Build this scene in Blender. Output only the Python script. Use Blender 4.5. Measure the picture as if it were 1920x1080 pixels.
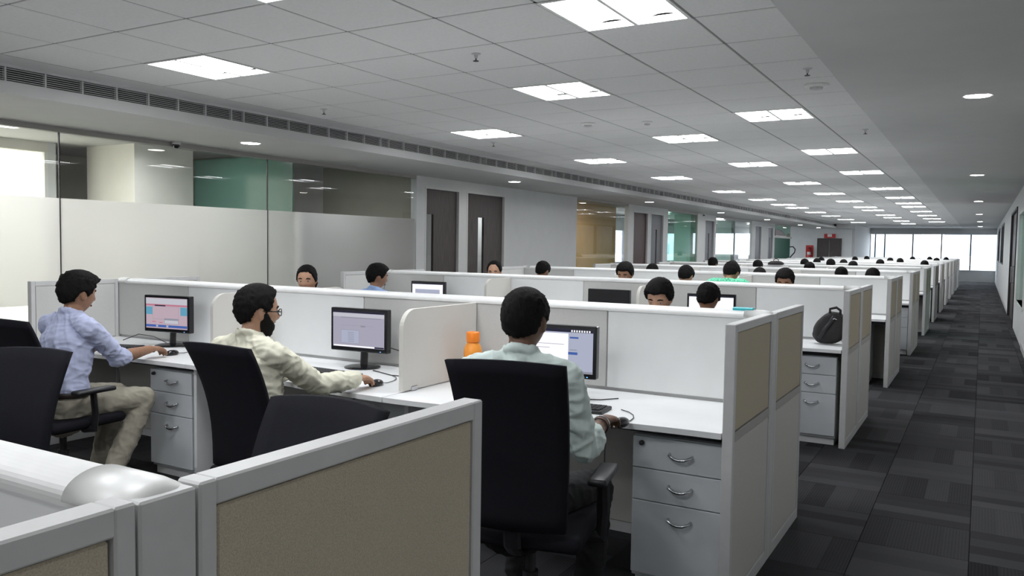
import bpy, bmesh, math, random
from mathutils import Vector, Matrix, noise as mnoise
random.seed(7)
PI = math.pi
for _o in list(bpy.data.objects):
    bpy.data.objects.remove(_o, do_unlink=True)
sc = bpy.context.scene
C = sc.collection

# ------------------------------------------------------------------ camera
CAMZ = 1.5074
yaw, pitch, roll, FPX = 0.5234, -0.0527, 0.0149, 1525.44
fw = Vector((-math.sin(yaw) * math.cos(pitch), math.cos(yaw) * math.cos(pitch), math.sin(pitch)))
r0 = Vector((math.cos(yaw), math.sin(yaw), 0)); u0 = r0.cross(fw)
rr = r0 * math.cos(roll) + u0 * math.sin(roll); uu = -r0 * math.sin(roll) + u0 * math.cos(roll)
cam = bpy.data.cameras.new('camera'); cam.sensor_width = 36.0; cam.lens = 36.0 * FPX / 1920.0
cam.clip_start = 0.02; cam.clip_end = 500
camo = bpy.data.objects.new('camera', cam); C.objects.link(camo)
camo.matrix_world = Matrix(((rr.x, uu.x, -fw.x, 0), (rr.y, uu.y, -fw.y, 0), (rr.z, uu.z, -fw.z, CAMZ), (0, 0, 0, 1)))
sc.camera = camo
# ------------------------------------------------------------------ sky, exposure
SKY_STRENGTH = 6.0
TROFFER_STRENGTH = 25.5
DOWNLIGHT_STRENGTH = 32.0
w = bpy.data.worlds.new('overcast_sky'); sc.world = w; w.use_nodes = True
bg = w.node_tree.nodes['Background']; bg.inputs[0].default_value = (0.86, 0.93, 1.0, 1); bg.inputs[1].default_value = SKY_STRENGTH
sc.view_settings.view_transform = 'Standard'; sc.view_settings.look = 'None'
sc.view_settings.gamma = 1.0; sc.view_settings.use_curve_mapping = False
sc.view_settings.exposure = 0.0
sc.cycles.max_bounces = 7; sc.cycles.diffuse_bounces = 3; sc.cycles.glossy_bounces = 3; sc.cycles.transmission_bounces = 6; sc.cycles.transparent_max_bounces = 10
sc.cycles.sample_clamp_indirect = 6.0; sc.cycles.use_adaptive_sampling = True; sc.cycles.adaptive_threshold = 0.03

# ------------------------------------------------------------------ materials
def mat(name, col, rough=0.6, metal=0.0, var=0.06, scale=30.0, bump=0.0, bscale=200.0, spec=0.5, stretch=None):
    m = bpy.data.materials.new(name); m.use_nodes = True
    nt = m.node_tree; b = nt.nodes['Principled BSDF']
    b.inputs['Roughness'].default_value = rough; b.inputs['Metallic'].default_value = metal
    b.inputs['Specular IOR Level'].default_value = spec
    tc = nt.nodes.new('ShaderNodeTexCoord'); src = tc.outputs['Object']
    if stretch:
        mp = nt.nodes.new('ShaderNodeMapping'); mp.inputs['Scale'].default_value = stretch
        nt.links.new(src, mp.inputs['Vector']); src = mp.outputs['Vector']
    n = nt.nodes.new('ShaderNodeTexNoise'); n.inputs['Scale'].default_value = scale; n.inputs['Detail'].default_value = 3
    nt.links.new(src, n.inputs['Vector'])
    cr = nt.nodes.new('ShaderNodeValToRGB')
    cr.color_ramp.elements[0].position = 0.3; cr.color_ramp.elements[1].position = 0.7
    cr.color_ramp.elements[0].color = tuple(max(0, c * (1 - var)) for c in col) + (1,)
    cr.color_ramp.elements[1].color = tuple(min(1, c * (1 + var)) for c in col) + (1,)
    nt.links.new(n.outputs['Fac'], cr.inputs['Fac']); nt.links.new(cr.outputs['Color'], b.inputs['Base Color'])
    if bump:
        n2 = nt.nodes.new('ShaderNodeTexNoise'); n2.inputs['Scale'].default_value = bscale
        nt.links.new(src, n2.inputs['Vector'])
        bp = nt.nodes.new('ShaderNodeBump'); bp.inputs['Strength'].default_value = bump; bp.inputs['Distance'].default_value = 0.004
        nt.links.new(n2.outputs['Fac'], bp.inputs['Height']); nt.links.new(bp.outputs['Normal'], b.inputs['Normal'])
    return m
def emit(name, col, s):
    m = bpy.data.materials.new(name); m.use_nodes = True; nt = m.node_tree; nt.nodes.clear()
    o = nt.nodes.new('ShaderNodeOutputMaterial'); e = nt.nodes.new('ShaderNodeEmission')
    e.inputs[0].default_value = col + (1,); e.inputs[1].default_value = s
    nt.links.new(e.outputs[0], o.inputs[0]); return m
def glass(name, tint=(0.975, 0.988, 0.98), rough=0.0, ior=1.5):
    m = bpy.data.materials.new(name); m.use_nodes = True; nt = m.node_tree; nt.nodes.clear()
    o = nt.nodes.new('ShaderNodeOutputMaterial'); t = nt.nodes.new('ShaderNodeBsdfTransparent'); g = nt.nodes.new('ShaderNodeBsdfGlossy')
    f = nt.nodes.new('ShaderNodeFresnel'); f.inputs[0].default_value = ior
    x = nt.nodes.new('ShaderNodeMixShader'); t.inputs[0].default_value = tint + (1,); g.inputs['Roughness'].default_value = rough
    ge = nt.nodes.new('ShaderNodeNewGeometry'); sb = nt.nodes.new('ShaderNodeMath'); sb.operation = 'SUBTRACT'; sb.inputs[0].default_value = 1.0
    mu = nt.nodes.new('ShaderNodeMath'); mu.operation = 'MULTIPLY'        # reflect at the outer faces of the sheet only
    nt.links.new(ge.outputs['Backfacing'], sb.inputs[1]); nt.links.new(f.outputs[0], mu.inputs[0]); nt.links.new(sb.outputs[0], mu.inputs[1])
    nt.links.new(mu.outputs[0], x.inputs[0]); nt.links.new(t.outputs[0], x.inputs[1]); nt.links.new(g.outputs[0], x.inputs[2])
    nt.links.new(x.outputs[0], o.inputs[0]); return m
def frosted(name, col=(0.86, 0.88, 0.86), trans=0.65, see=0.35):
    m = bpy.data.materials.new(name); m.use_nodes = True; nt = m.node_tree; nt.nodes.clear()
    o = nt.nodes.new('ShaderNodeOutputMaterial'); d = nt.nodes.new('ShaderNodeBsdfDiffuse'); t = nt.nodes.new('ShaderNodeBsdfTranslucent')
    rf = nt.nodes.new('ShaderNodeBsdfRefraction'); rf.inputs['Roughness'].default_value = 0.35; rf.inputs['IOR'].default_value = 1.1
    rf.inputs['Color'].default_value = (0.93, 0.935, 0.925, 1)
    g = nt.nodes.new('ShaderNodeBsdfGlossy'); g.inputs['Roughness'].default_value = 0.12
    d.inputs[0].default_value = col + (1,); t.inputs[0].default_value = col + (1,)
    a = nt.nodes.new('ShaderNodeMixShader'); a.inputs[0].default_value = trans
    b = nt.nodes.new('ShaderNodeMixShader'); b.inputs[0].default_value = see
    c = nt.nodes.new('ShaderNodeMixShader'); c.inputs[0].default_value = 0.06
    nt.links.new(d.outputs[0], a.inputs[1]); nt.links.new(t.outputs[0], a.inputs[2])
    nt.links.new(a.outputs[0], b.inputs[1]); nt.links.new(rf.outputs[0], b.inputs[2])
    nt.links.new(b.outputs[0], c.inputs[1]); nt.links.new(g.outputs[0], c.inputs[2]); nt.links.new(c.outputs[0], o.inputs[0])
    return m
def carpet_material():
    m = bpy.data.materials.new('carpet_tile'); m.use_nodes = True; nt = m.node_tree; b = nt.nodes['Principled BSDF']
    b.inputs['Roughness'].default_value = 0.95; b.inputs['Specular IOR Level'].default_value = 0.1
    N = nt.nodes.new; L = nt.links.new
    g = N('ShaderNodeNewGeometry'); s = N('ShaderNodeSeparateXYZ'); L(g.outputs['Position'], s.inputs[0])
    def math_(op, a, bb=None):
        n = N('ShaderNodeMath'); n.operation = op
        if isinstance(a, (int, float)): n.inputs[0].default_value = a
        else: L(a, n.inputs[0])
        if bb is not None:
            if isinstance(bb, (int, float)): n.inputs[1].default_value = bb
            else: L(bb, n.inputs[1])
        return n.outputs[0]
    fx = math_('DIVIDE', s.outputs[0], 0.5); fy = math_('DIVIDE', s.outputs[1], 0.5)
    ix = math_('FLOOR', fx); iy = math_('FLOOR', fy)
    turn = math_('MODULO', math_('ABSOLUTE', math_('ADD', ix, iy)), 2.0)          # quarter turned laying
    u = math_('ADD', math_('MULTIPLY', s.outputs[0], math_('SUBTRACT', 1.0, turn)), math_('MULTIPLY', s.outputs[1], turn))
    v = math_('ADD', math_('MULTIPLY', s.outputs[1], math_('SUBTRACT', 1.0, turn)), math_('MULTIPLY', s.outputs[0], turn))
    cmb = N('ShaderNodeCombineXYZ'); L(ix, cmb.inputs[0]); L(iy, cmb.inputs[1])
    wn = N('ShaderNodeTexWhiteNoise'); wn.noise_dimensions = '3D'; L(cmb.outputs[0], wn.inputs['Vector'])
    band = N('ShaderNodeCombineXYZ'); L(math_('FLOOR', math_('MULTIPLY', u, 8.0)), band.inputs[0]); L(math_('FLOOR', math_('MULTIPLY', v, 2.0)), band.inputs[1])
    wb = N('ShaderNodeTexWhiteNoise'); wb.noise_dimensions = '3D'; L(band.outputs[0], wb.inputs['Vector'])
    stripe = math_('SINE', math_('MULTIPLY', u, 420.0))
    nz = N('ShaderNodeTexNoise'); nz.inputs['Scale'].default_value = 220.0; L(g.outputs['Position'], nz.inputs['Vector'])
    t = math_('ADD', math_('MULTIPLY', wn.outputs['Value'], 0.25), math_('MULTIPLY', wb.outputs['Value'], 0.36))
    t = math_('ADD', t, math_('MULTIPLY', stripe, 0.05)); t = math_('ADD', t, math_('MULTIPLY', nz.outputs['Fac'], 0.3))
    cr = N('ShaderNodeValToRGB'); cr.color_ramp.elements[0].position = 0.15; cr.color_ramp.elements[1].position = 0.95
    cr.color_ramp.elements[0].color = (0.020, 0.020, 0.022, 1); cr.color_ramp.elements[1].color = (0.105, 0.105, 0.112, 1)
    L(t, cr.inputs[0]); L(cr.outputs[0], b.inputs['Base Color'])
    bp = N('ShaderNodeBump'); bp.inputs['Strength'].default_value = 0.35; bp.inputs['Distance'].default_value = 0.003
    L(nz.outputs['Fac'], bp.inputs['Height']); L(bp.outputs[0], b.inputs['Normal'])
    return m
M = {}
M['gypsum'] = mat('gypsum', (0.64, 0.64, 0.635), 0.85, var=0.02, scale=4)
M['tile'] = mat('ceiling_tile', (0.80, 0.80, 0.795), 0.9, var=0.03, scale=60, bump=0.25, bscale=160)
M['grid'] = mat('ceiling_bar', (0.26, 0.26, 0.26), 0.6, var=0.03)
M['plenum'] = mat('plenum', (0.03, 0.03, 0.03), 0.9)
M['wall'] = mat('wall_paint', (0.76, 0.77, 0.77), 0.8, var=0.02, scale=5, bump=0.05)
M['beige_wall'] = mat('beige_wall', (0.82, 0.79, 0.73), 0.8, var=0.03, scale=4)
M['orange_wall'] = mat('orange_wall', (0.72, 0.45, 0.20), 0.8, var=0.04, scale=4)
M['olive_wall'] = mat('olive_wall', (0.36, 0.335, 0.28), 0.8, var=0.04, scale=4)
M['green_paint'] = mat('green_paint', (0.42, 0.58, 0.50), 0.6, var=0.04, scale=4)
M['carpet'] = carpet_material()
M['subfloor'] = mat('subfloor', (0.02, 0.02, 0.022), 0.95)
M['fabric_beige'] = mat('beige_fabric', (0.54, 0.48, 0.375), 0.95, var=0.16, scale=420, bump=0.3, bscale=900, spec=0.1)
M['fabric_grey'] = mat('grey_fabric', (0.60, 0.60, 0.585), 0.95, var=0.08, scale=420, bump=0.2, bscale=900, spec=0.1)
M['board'] = mat('white_board', (0.83, 0.84, 0.84), 0.45, var=0.02, scale=5)
M['lower'] = mat('lower_laminate', (0.58, 0.565, 0.53), 0.6, var=0.05, scale=200)
M['frame'] = mat('grey_frame', (0.60, 0.60, 0.60), 0.45, var=0.03, scale=20)
M['frame_light'] = mat('light_frame', (0.78, 0.78, 0.775), 0.4, var=0.03, scale=20)
M['rail'] = mat('rail_grey', (0.40, 0.39, 0.37), 0.5, var=0.03)
M['laminate'] = mat('white_laminate', (0.84, 0.85, 0.86), 0.35, var=0.02, scale=6)
M['pedestal'] = mat('pedestal_grey', (0.66, 0.69, 0.72), 0.45, var=0.02, scale=8)
M['divider'] = mat('divider_fabric', (0.66, 0.64, 0.60), 0.8, var=0.04, scale=300, bump=0.1, bscale=700)
M['chrome'] = mat('chrome', (0.55, 0.56, 0.58), 0.25, metal=1.0, var=0.03)
M['dark_steel'] = mat('dark_steel', (0.03, 0.03, 0.033), 0.5, var=0.1)
M['black_plastic'] = mat('black_plastic', (0.012, 0.012, 0.014), 0.4, var=0.15, scale=60)
M['black_mesh'] = mat('black_mesh_fabric', (0.010, 0.010, 0.014), 0.85, var=0.3, scale=500, bump=0.3, bscale=1200, spec=0.15)
M['black_nylon'] = mat('black_nylon', (0.016, 0.014, 0.016), 0.7, var=0.25, scale=90, bump=0.3, bscale=300)
M['gloss_black'] = mat('gloss_black', (0.008, 0.008, 0.010), 0.18, var=0.1)
M['cable'] = mat('cable_black', (0.02, 0.02, 0.02), 0.5)
M['wood'] = mat('dark_wood', (0.075, 0.060, 0.058), 0.5, var=0.35, scale=6, stretch=(9, 9, 0.7))
M['red_wood'] = mat('red_brown_wood', (0.060, 0.022, 0.020), 0.5, var=0.3, scale=6, stretch=(9, 9, 0.7))
M['door_grey'] = mat('grey_door', (0.16, 0.16, 0.18), 0.5, var=0.1, scale=6, stretch=(9, 9, 0.7))
M['glass'] = glass('clear_glass')
M['green_glass'] = glass('green_tinted_glass', (0.62, 0.80, 0.72), ior=1.45)
M['window_glass'] = glass('window_glass', (0.96, 0.98, 1.0), ior=1.3)
M['frost'] = frosted('frosted_film', (0.90, 0.88, 0.875), 0.74, 0.30)
M['green_frost'] = frosted('green_frosted_sheet', (0.12, 0.245, 0.205), 0.5, 0.05)
M['blind'] = frosted('cream_blind', (0.98, 0.95, 0.86), 0.88, 0.0)
M['orange_plastic'] = mat('orange_plastic', (0.90, 0.33, 0.05), 0.35, var=0.05)
M['orange_cap'] = mat('orange_cap', (0.95, 0.25, 0.02), 0.35, var=0.05)
M['cyan'] = mat('cyan_plastic', (0.05, 0.55, 0.62), 0.4)
M['red'] = mat('red_paint', (0.55, 0.03, 0.03), 0.35)
M['white_plastic'] = mat('white_plastic', (0.85, 0.85, 0.84), 0.4, var=0.02)
M['troffer'] = emit('fluorescent_diffuser', (0.96, 0.98, 1.0), TROFFER_STRENGTH)
M['downlamp'] = emit('downlight_lamp', (1.0, 0.97, 0.92), DOWNLIGHT_STRENGTH)
M['skin_a'] = mat('brown_skin', (0.30, 0.155, 0.09), 0.55, var=0.08, scale=40)
M['skin_b'] = mat('tan_skin', (0.46, 0.26, 0.17), 0.55, var=0.08, scale=40)
M['skin_c'] = mat('dark_brown_skin', (0.15, 0.075, 0.045), 0.55, var=0.08, scale=40)
M['hair'] = mat('black_hair', (0.007, 0.006, 0.006), 0.75, var=0.4, scale=60, bump=0.5, bscale=140, stretch=(3, 3, 0.6), spec=0.15)
M['eye_white'] = mat('eye_white', (0.42, 0.40, 0.38), 0.5, spec=0.2)
M['iris'] = mat('iris', (0.02, 0.012, 0.008), 0.2)
def shirtm(n, c): return mat(n, c, 0.85, var=0.05, scale=25, bump=0.12, bscale=500, spec=0.2)
M['shirt_lav'] = shirtm('lavender_cotton', (0.50, 0.54, 0.74))
M['shirt_cream'] = shirtm('cream_cotton', (0.72, 0.70, 0.58))
M['shirt_mint'] = shirtm('mint_cotton', (0.66, 0.76, 0.73))
M['shirt_white'] = shirtm('white_cotton', (0.72, 0.73, 0.76))
M['shirt_navy'] = shirtm('navy_cotton', (0.04, 0.05, 0.12))
M['shirt_grey'] = shirtm('grey_cotton', (0.25, 0.25, 0.27))
M['shirt_maroon'] = shirtm('maroon_cotton', (0.20, 0.05, 0.07))
M['shirt_blue'] = shirtm('light_blue_cotton', (0.34, 0.48, 0.78))
M['trouser_beige'] = mat('khaki_cotton', (0.36, 0.335, 0.27), 0.9, var=0.06, scale=25, bump=0.1, bscale=500)
M['trouser_black'] = mat('black_trouser', (0.012, 0.012, 0.014), 0.9, var=0.2, scale=25)
M['shoe'] = mat('black_leather', (0.012, 0.010, 0.010), 0.35)
M['belt'] = mat('belt_leather', (0.02, 0.014, 0.012), 0.4)
M['concrete'] = mat('pale_concrete', (0.62, 0.65, 0.70), 0.9, var=0.08, scale=1)
M['far_window'] = mat('far_window_band', (0.35, 0.45, 0.55), 0.3, var=0.1, scale=2)
M['far_ground'] = mat('far_ground', (0.55, 0.53, 0.48), 0.95, var=0.1, scale=0.3)
def checked():
    m = bpy.data.materials.new('green_checked_cotton'); m.use_nodes = True; nt = m.node_tree; b = nt.nodes['Principled BSDF']
    tc = nt.nodes.new('ShaderNodeTexCoord'); ck = nt.nodes.new('ShaderNodeTexChecker'); ck.inputs['Scale'].default_value = 55
    ck.inputs['Color1'].default_value = (0.06, 0.55, 0.30, 1); ck.inputs['Color2'].default_value = (0.30, 0.80, 0.58, 1)
    nt.links.new(tc.outputs['Object'], ck.inputs['Vector']); nt.links.new(ck.outputs['Color'], b.inputs['Base Color'])
    b.inputs['Roughness'].default_value = 0.85; return m
M['shirt_green'] = checked()

# ------------------------------------------------------------------ mesh helpers
class MB:
    def __init__(s): s.v = []; s.f = []
    def add(s, vs, fs):
        k = len(s.v); s.v += [tuple(p) for p in vs]; s.f += [tuple(i + k for i in f) for f in fs]; return s
    def box(s, x0, x1, y0, y1, z0, z1, mtx=None):
        vs = [Vector((x, y, z)) for x in (x0, x1) for y in (y0, y1) for z in (z0, z1)]
        if mtx is not None: vs = [mtx @ p for p in vs]
        return s.add(vs, [(0, 1, 3, 2), (4, 6, 7, 5), (0, 4, 5, 1), (2, 3, 7, 6), (0, 2, 6, 4), (1, 5, 7, 3)])
    def rbox(s, x0, x1, y0, y1, z0, z1, b=0.004, seg=2, mtx=None):
        bm = bmesh.new(); bmesh.ops.create_cube(bm, size=1.0)
        for q in bm.verts:
            q.co = Vector(((x0 + x1) / 2 + q.co.x * (x1 - x0), (y0 + y1) / 2 + q.co.y * (y1 - y0), (z0 + z1) / 2 + q.co.z * (z1 - z0)))
        bmesh.ops.bevel(bm, geom=list(bm.edges), offset=b, segments=seg, profile=0.5, affect='EDGES')
        bm.verts.index_update()
        vs = [mtx @ q.co if mtx is not None else q.co.copy() for q in bm.verts]
        fs = [tuple(x.index for x in f.verts) for f in bm.faces]; bm.free()
        return s.add(vs, fs)
    def prism(s, poly, a0, a1, axis='z'):
        n = len(poly)
        def P(p, a): return (p[0], p[1], a) if axis == 'z' else ((p[0], a, p[1]) if axis == 'y' else (a, p[0], p[1]))
        vs = [P(p, a0) for p in poly] + [P(p, a1) for p in poly]
        fs = [tuple(range(n - 1, -1, -1)), tuple(range(n, 2 * n))] + [(i, (i + 1) % n, n + (i + 1) % n, n + i) for i in range(n)]
        return s.add(vs, fs)
    def tube(s, pts, rad, n=10, lat=None, caps=True, flat=1.0):
        """closed tube through pts; rad = list of r or (rx, ry); lat = preferred lateral axis"""
        pts = [Vector(p) for p in pts]; rs = [(r, r * flat) if isinstance(r, (int, float)) else r for r in (rad if isinstance(rad, (list, tuple)) else [rad] * len(pts))]
        P = []; R = []
        if caps:      # round ends
            d0 = (pts[0] - pts[1]).normalized(); d1 = (pts[-1] - pts[-2]).normalized()
            a, b = rs[0], rs[-1]; m0 = min(a); m1 = min(b)
            P += [pts[0] + d0 * m0 * k for k in (0.97, 0.7)]; R += [(a[0] * 0.25, a[1] * 0.25), (a[0] * 0.7, a[1] * 0.7)]
            P += pts; R += rs
            P += [pts[-1] + d1 * m1 * k for k in (0.7, 0.97)]; R += [(b[0] * 0.7, b[1] * 0.7), (b[0] * 0.25, b[1] * 0.25)]
        else: P, R = pts, rs
        vs = []; L = lat and Vector(lat); prev = None
        for i, p in enumerate(P):
            t = (P[min(i + 1, len(P) - 1)] - P[max(i - 1, 0)]).normalized()
            if prev is None:
                ref = L if L is not None else (Vector((0, 0, 1)) if abs(t.z) < 0.9 else Vector((1, 0, 0)))
            else: ref = L if L is not None else prev
            x = (ref - t * ref.dot(t))
            if x.length < 1e-5: x = t.orthogonal()
            x.normalize(); y = t.cross(x); prev = x
            for k in range(n):
                a = 2 * PI * k / n; vs.append(p + x * (math.cos(a) * R[i][0]) + y * (math.sin(a) * R[i][1]))
        fs = []
        for i in range(len(P) - 1):
            for k in range(n):
                fs.append((i * n + k, i * n + (k + 1) % n, (i + 1) * n + (k + 1) % n, (i + 1) * n + k))
        fs.append(tuple(range(n - 1, -1, -1))); fs.append(tuple((len(P) - 1) * n + k for k in range(n)))
        return s.add(vs, fs)
    def cyl(s, c, r, z0, z1, n=16, r1=None):
        r1 = r if r1 is None else r1
        return s.lathe([(r, z0), (r1, z1)], n, c)
    def lathe(s, prof, n=16, c=(0, 0)):
        vs = []; m = len(prof)
        for r, z in prof:
            for k in range(n):
                a = 2 * PI * k / n; vs.append((c[0] + r * math.cos(a), c[1] + r * math.sin(a), z))
        fs = [(i * n + k, i * n + (k + 1) % n, (i + 1) * n + (k + 1) % n, (i + 1) * n + k) for i in range(m - 1) for k in range(n)]
        fs.append(tuple(range(n - 1, -1, -1))); fs.append(tuple((m - 1) * n + k for k in range(n)))
        return s.add(vs, fs)
    def ball(s, c, r, nu=14, nv=9, mtx=None):
        rx, ry, rz = (r, r, r) if isinstance(r, (int, float)) else r
        vs = []; fs = []
        for j in range(1, nv):
            t = PI * j / nv
            for i in range(nu):
                a = 2 * PI * i / nu; vs.append(Vector((c[0] + rx * math.sin(t) * math.cos(a), c[1] + ry * math.sin(t) * math.sin(a), c[2] + rz * math.cos(t))))
        top = len(vs); vs.append(Vector((c[0], c[1], c[2] + rz))); vs.append(Vector((c[0], c[1], c[2] - rz)))
        for j in range(nv - 2):
            for i in range(nu): fs.append((j * nu + i, (j + 1) * nu + i, (j + 1) * nu + (i + 1) % nu, j * nu + (i + 1) % nu))
        for i in range(nu):
            fs.append((top, i, (i + 1) % nu)); fs.append((top + 1, (nv - 2) * nu + (i + 1) % nu, (nv - 2) * nu + i))
        if mtx is not None: vs = [mtx @ p for p in vs]
        return s.add(vs, fs)
    def mesh(s, name, m, smooth=False):
        me = bpy.data.meshes.new(name); me.from_pydata(s.v, [], s.f); me.validate(); me.update()
        if m is not None: me.materials.append(M[m] if isinstance(m, str) else m)
        if smooth: me.polygons.foreach_set('use_smooth', [True] * len(me.polygons))
        return me
    def build(s, name, m, parent=None, smooth=False, loc=None, rz=0.0):
        return link(name, s.mesh(name, m, smooth), parent, loc, rz)
def link(name, me, parent=None, loc=None, rz=0.0):
    o = bpy.data.objects.new(name, me); C.objects.link(o)
    if parent is not None: o.parent = parent
    if loc is not None: o.location = loc
    if rz: o.rotation_euler = (0, 0, rz)
    return o
def thing(name, label, cat, loc=(0, 0, 0), rz=0.0, group=None):
    o = link(name, None, None, loc, rz); o.empty_display_size = 0.1
    return tag(o, label, cat, group)
def tag(o, label, cat, group=None):
    o['label'] = label; o['category'] = cat
    if group: o['group'] = group
    return o
def struct(o): o['kind'] = 'structure'; return o
def sbox(name, m, *b, parent=None, **k): return struct(MB().box(*b).build(name, m, parent)) if parent is None else MB().box(*b).build(name, m, parent)
KIDS = {}
def kids(o):
    return [c for c in C.objects if c.parent is o]
def copy_tree(root, loc, rz=0.0, label=None, scale=None, tree=None):
    r = root.copy(); C.objects.link(r); r.location = loc; r.rotation_euler = (0, 0, rz)
    if label: r['label'] = label
    if scale: r.scale = (scale,) * 3
    made = [r]
    for ch, subs in (tree if tree is not None else tree_of(root)):
        c = ch.copy(); C.objects.link(c); c.parent = r; made.append(c)
        for g in subs:
            d = g.copy(); C.objects.link(d); d.parent = c; made.append(d)
    return r
def tree_of(root):
    return [(ch, list(ch.children)) for ch in root.children]
ORD = ['nearest', 'second', 'third', 'fourth', 'fifth', 'sixth', 'seventh', 'eighth', 'ninth', 'tenth', 'eleventh', 'twelfth', 'thirteenth']

# ================================================================== LAYOUT
CZ = 2.69                         # ceiling
GX, GY = -3.74, 2.948             # ceiling grid origin
XR = 0.58                         # right wall
XL = -7.1                         # left glazed wall
XF = -5.8                         # face of the left bulkhead
SZ = 2.49                         # soffit under the bulkhead
YB = -7.6                         # back wall
YE = 47.0                         # far window wall
ROWY = [0.64, 4.0, 7.26] + [10.48 + 3.234 * k for k in range(10)]
XA, XZ = -0.87, -5.85             # aisle end and wall end of the rows
XC = (XA + XZ) / 2
WSX = [XZ, XZ + 1.66, XZ + 3.32, XA]

# ------------------------------------------------------------------ floor
fl = struct(MB().box(-12, 1.0, YB - 0.2, 52, -0.12, -0.006).build('floor', 'subfloor'))
tile_me = MB().rbox(-0.2485, 0.2485, -0.2485, 0.2485, -0.006, 0.0, 0.0012, 1).mesh('carpet_tile', 'carpet')
rest = MB(); nt_ = 0
for iy in range(int(YB / 0.5) - 1, 96):
    for ix in range(-24, 2):
        cx, cy = ix * 0.5 + 0.25, iy * 0.5 + 0.25
        if cx > XR + 0.25 or cy < YB or cy > YE: continue
        vis = (cx > -0.9 and 3.6 < cy < 26) or (-2.3 < cx <= -0.9 and 1.4 < cy < 3.3) or (-2.0 < cx <= -0.9 and 4.7 < cy < 12.0)
        if vis and nt_ < 290:
            link('carpet_tile', tile_me, fl, (cx, cy, 0)); nt_ += 1
        else:
            rest.add([(cx - 0.2485, cy - 0.2485, 0), (cx + 0.2485, cy - 0.2485, 0), (cx + 0.2485, cy + 0.2485, 0), (cx - 0.2485, cy + 0.2485, 0)], [(0, 1, 2, 3)])
o = rest.build('carpet_field', 'carpet', fl); o['kind'] = 'stuff'

# ------------------------------------------------------------------ ceiling
ce = struct(MB().box(-10.0, 1.0, YB - 0.2, 5.9, CZ + 0.13, CZ + 0.2).box(-12, 1.0, 5.9, YE + 0.3, CZ + 0.13, CZ + 0.2).build('ceiling', 'plenum'))
LA = [-14, -9, -4, 1, 7, 12, 17, 23, 28, 32, 35, 40, 45, 51, 57]
LB = [-11, -6, -1, 4, 9, 14, 20, 25, 30, 35, 38, 44, 48, 54, 60]
LC = [-14, -9, -4, 1, 7, 12, 17, 23, 28, 32, 35, 40, 45, 50, 56]
slots = {(-2, j): 'A' for j in LA}; slots.update({(1, j): 'B' for j in LB}); slots.update({(3, j): 'C' for j in LC})
G = 0.007
full = MB().rbox(G, 0.6 - G, G, 0.6 - G, CZ, CZ + 0.016, 0.003, 1).mesh('ceiling_tile', 'tile')
cut = MB().rbox(G, 0.42, G, 0.6 - G, CZ, CZ + 0.016, 0.003, 1).mesh('ceiling_tile_cut', 'tile')
rest = MB()
for j in range(-17, 73):
    for i in range(-3, 5):
        if (i, j) in slots: continue
        x, y = GX + 0.6 * i, GY + 0.6 * j
        if y > YE - 0.3: continue
        if -1 <= j <= 33:
            link('ceiling_tile', full if i < 4 else cut, ce, (x, y, 0))
        else:
            rest.box(x + G, x + (0.6 - G if i < 4 else 0.42), y + G, min(y + 0.6 - G, YE), CZ, CZ + 0.016)
o = rest.build('ceiling_tile_field', 'tile', ce); o['kind'] = 'stuff'
bars = MB()
for i in range(-3, 6):
    x = GX + 0.6 * i if i < 5 else -0.92
    bars.box(x - 0.011, x + 0.011, YB, YE, CZ + 0.003, CZ + 0.02)
for j in range(-17, 74):
    y = GY + 0.6 * j
    bars.box(GX - 1.8, -0.92, y - 0.011, y + 0.011, CZ + 0.003, CZ + 0.02)
o = bars.build('ceiling_grid_bars', 'grid', ce); o['kind'] = 'stuff'
MB().box(-0.92, XR + 0.4, YB, YE, CZ - 0.002, CZ + 0.1).build('gypsum_border', 'gypsum', ce)
MB().box(XF - 0.02, GX - 1.8, YB, YE, CZ - 0.002, CZ + 0.1).build('gypsum_border', 'gypsum', ce)
# bulkhead along the left wall
YT = 39.4
bh = struct(MB().box(XL - 0.05, XF, YB, YE, SZ, SZ + 0.03).build('soffit_left', 'gypsum'))
MB().box(XF - 0.03, XF, YB, YE, SZ + 0.03, CZ - 0.115).build('fascia', 'gypsum', bh)
MB().box(XF - 0.03, XF, YB, YE, CZ - 0.022, CZ).build('fascia_lip', 'gypsum', bh)
MB().box(XF - 0.10, XF - 0.09, YB, YE, CZ - 0.12, CZ).build('grille_back', 'plenum', bh)
MB().box(XF, -5.2, YT, 41.0, SZ, CZ).build('bulkhead_return', 'gypsum', bh)
MB().box(-10.0, XL - 0.05, YB, 5.9, CZ - 0.02, CZ + 0.02).build('room_ceiling', 'gypsum', bh); MB().box(-12, XL - 0.05, 5.9, YE, CZ - 0.02, CZ + 0.02).build('room_ceiling', 'gypsum', bh)
# air grilles in the fascia
gy = 1.6; k = 0
while gy < YT - 1.0:
    n = 4; secs = [0.275] * n
    if k % 2 == 1: secs[1] = 0.14
    Lg = sum(secs)
    nth = '%d%s' % (k + 1, {1: 'st', 2: 'nd', 3: 'rd'}.get((k + 1) % 10 if (k + 1) // 10 != 1 else 0, 'th'))
    t = thing('air_grille', 'slatted air grille in the left bulkhead, %s from the near end' % nth, 'air grille', (XF, gy, CZ - 0.115), 0, 'air grilles in the bulkhead')
    sl = MB()
    for q in range(6):
        z = 0.008 + q * 0.0145
        sl.box(-0.012, 0.001, 0, Lg - 0.002, z, z + 0.0042)
    o = sl.build('slats', 'frame', t); o['kind'] = 'stuff'
    yy = 0.0
    for q, s_ in enumerate(secs):
        MB().box(-0.022, 0.003, yy - 0.006, yy + 0.006, 0.0, 0.093).build('mullion', 'frame', t); yy += s_
    gy += Lg; k += 1
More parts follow.
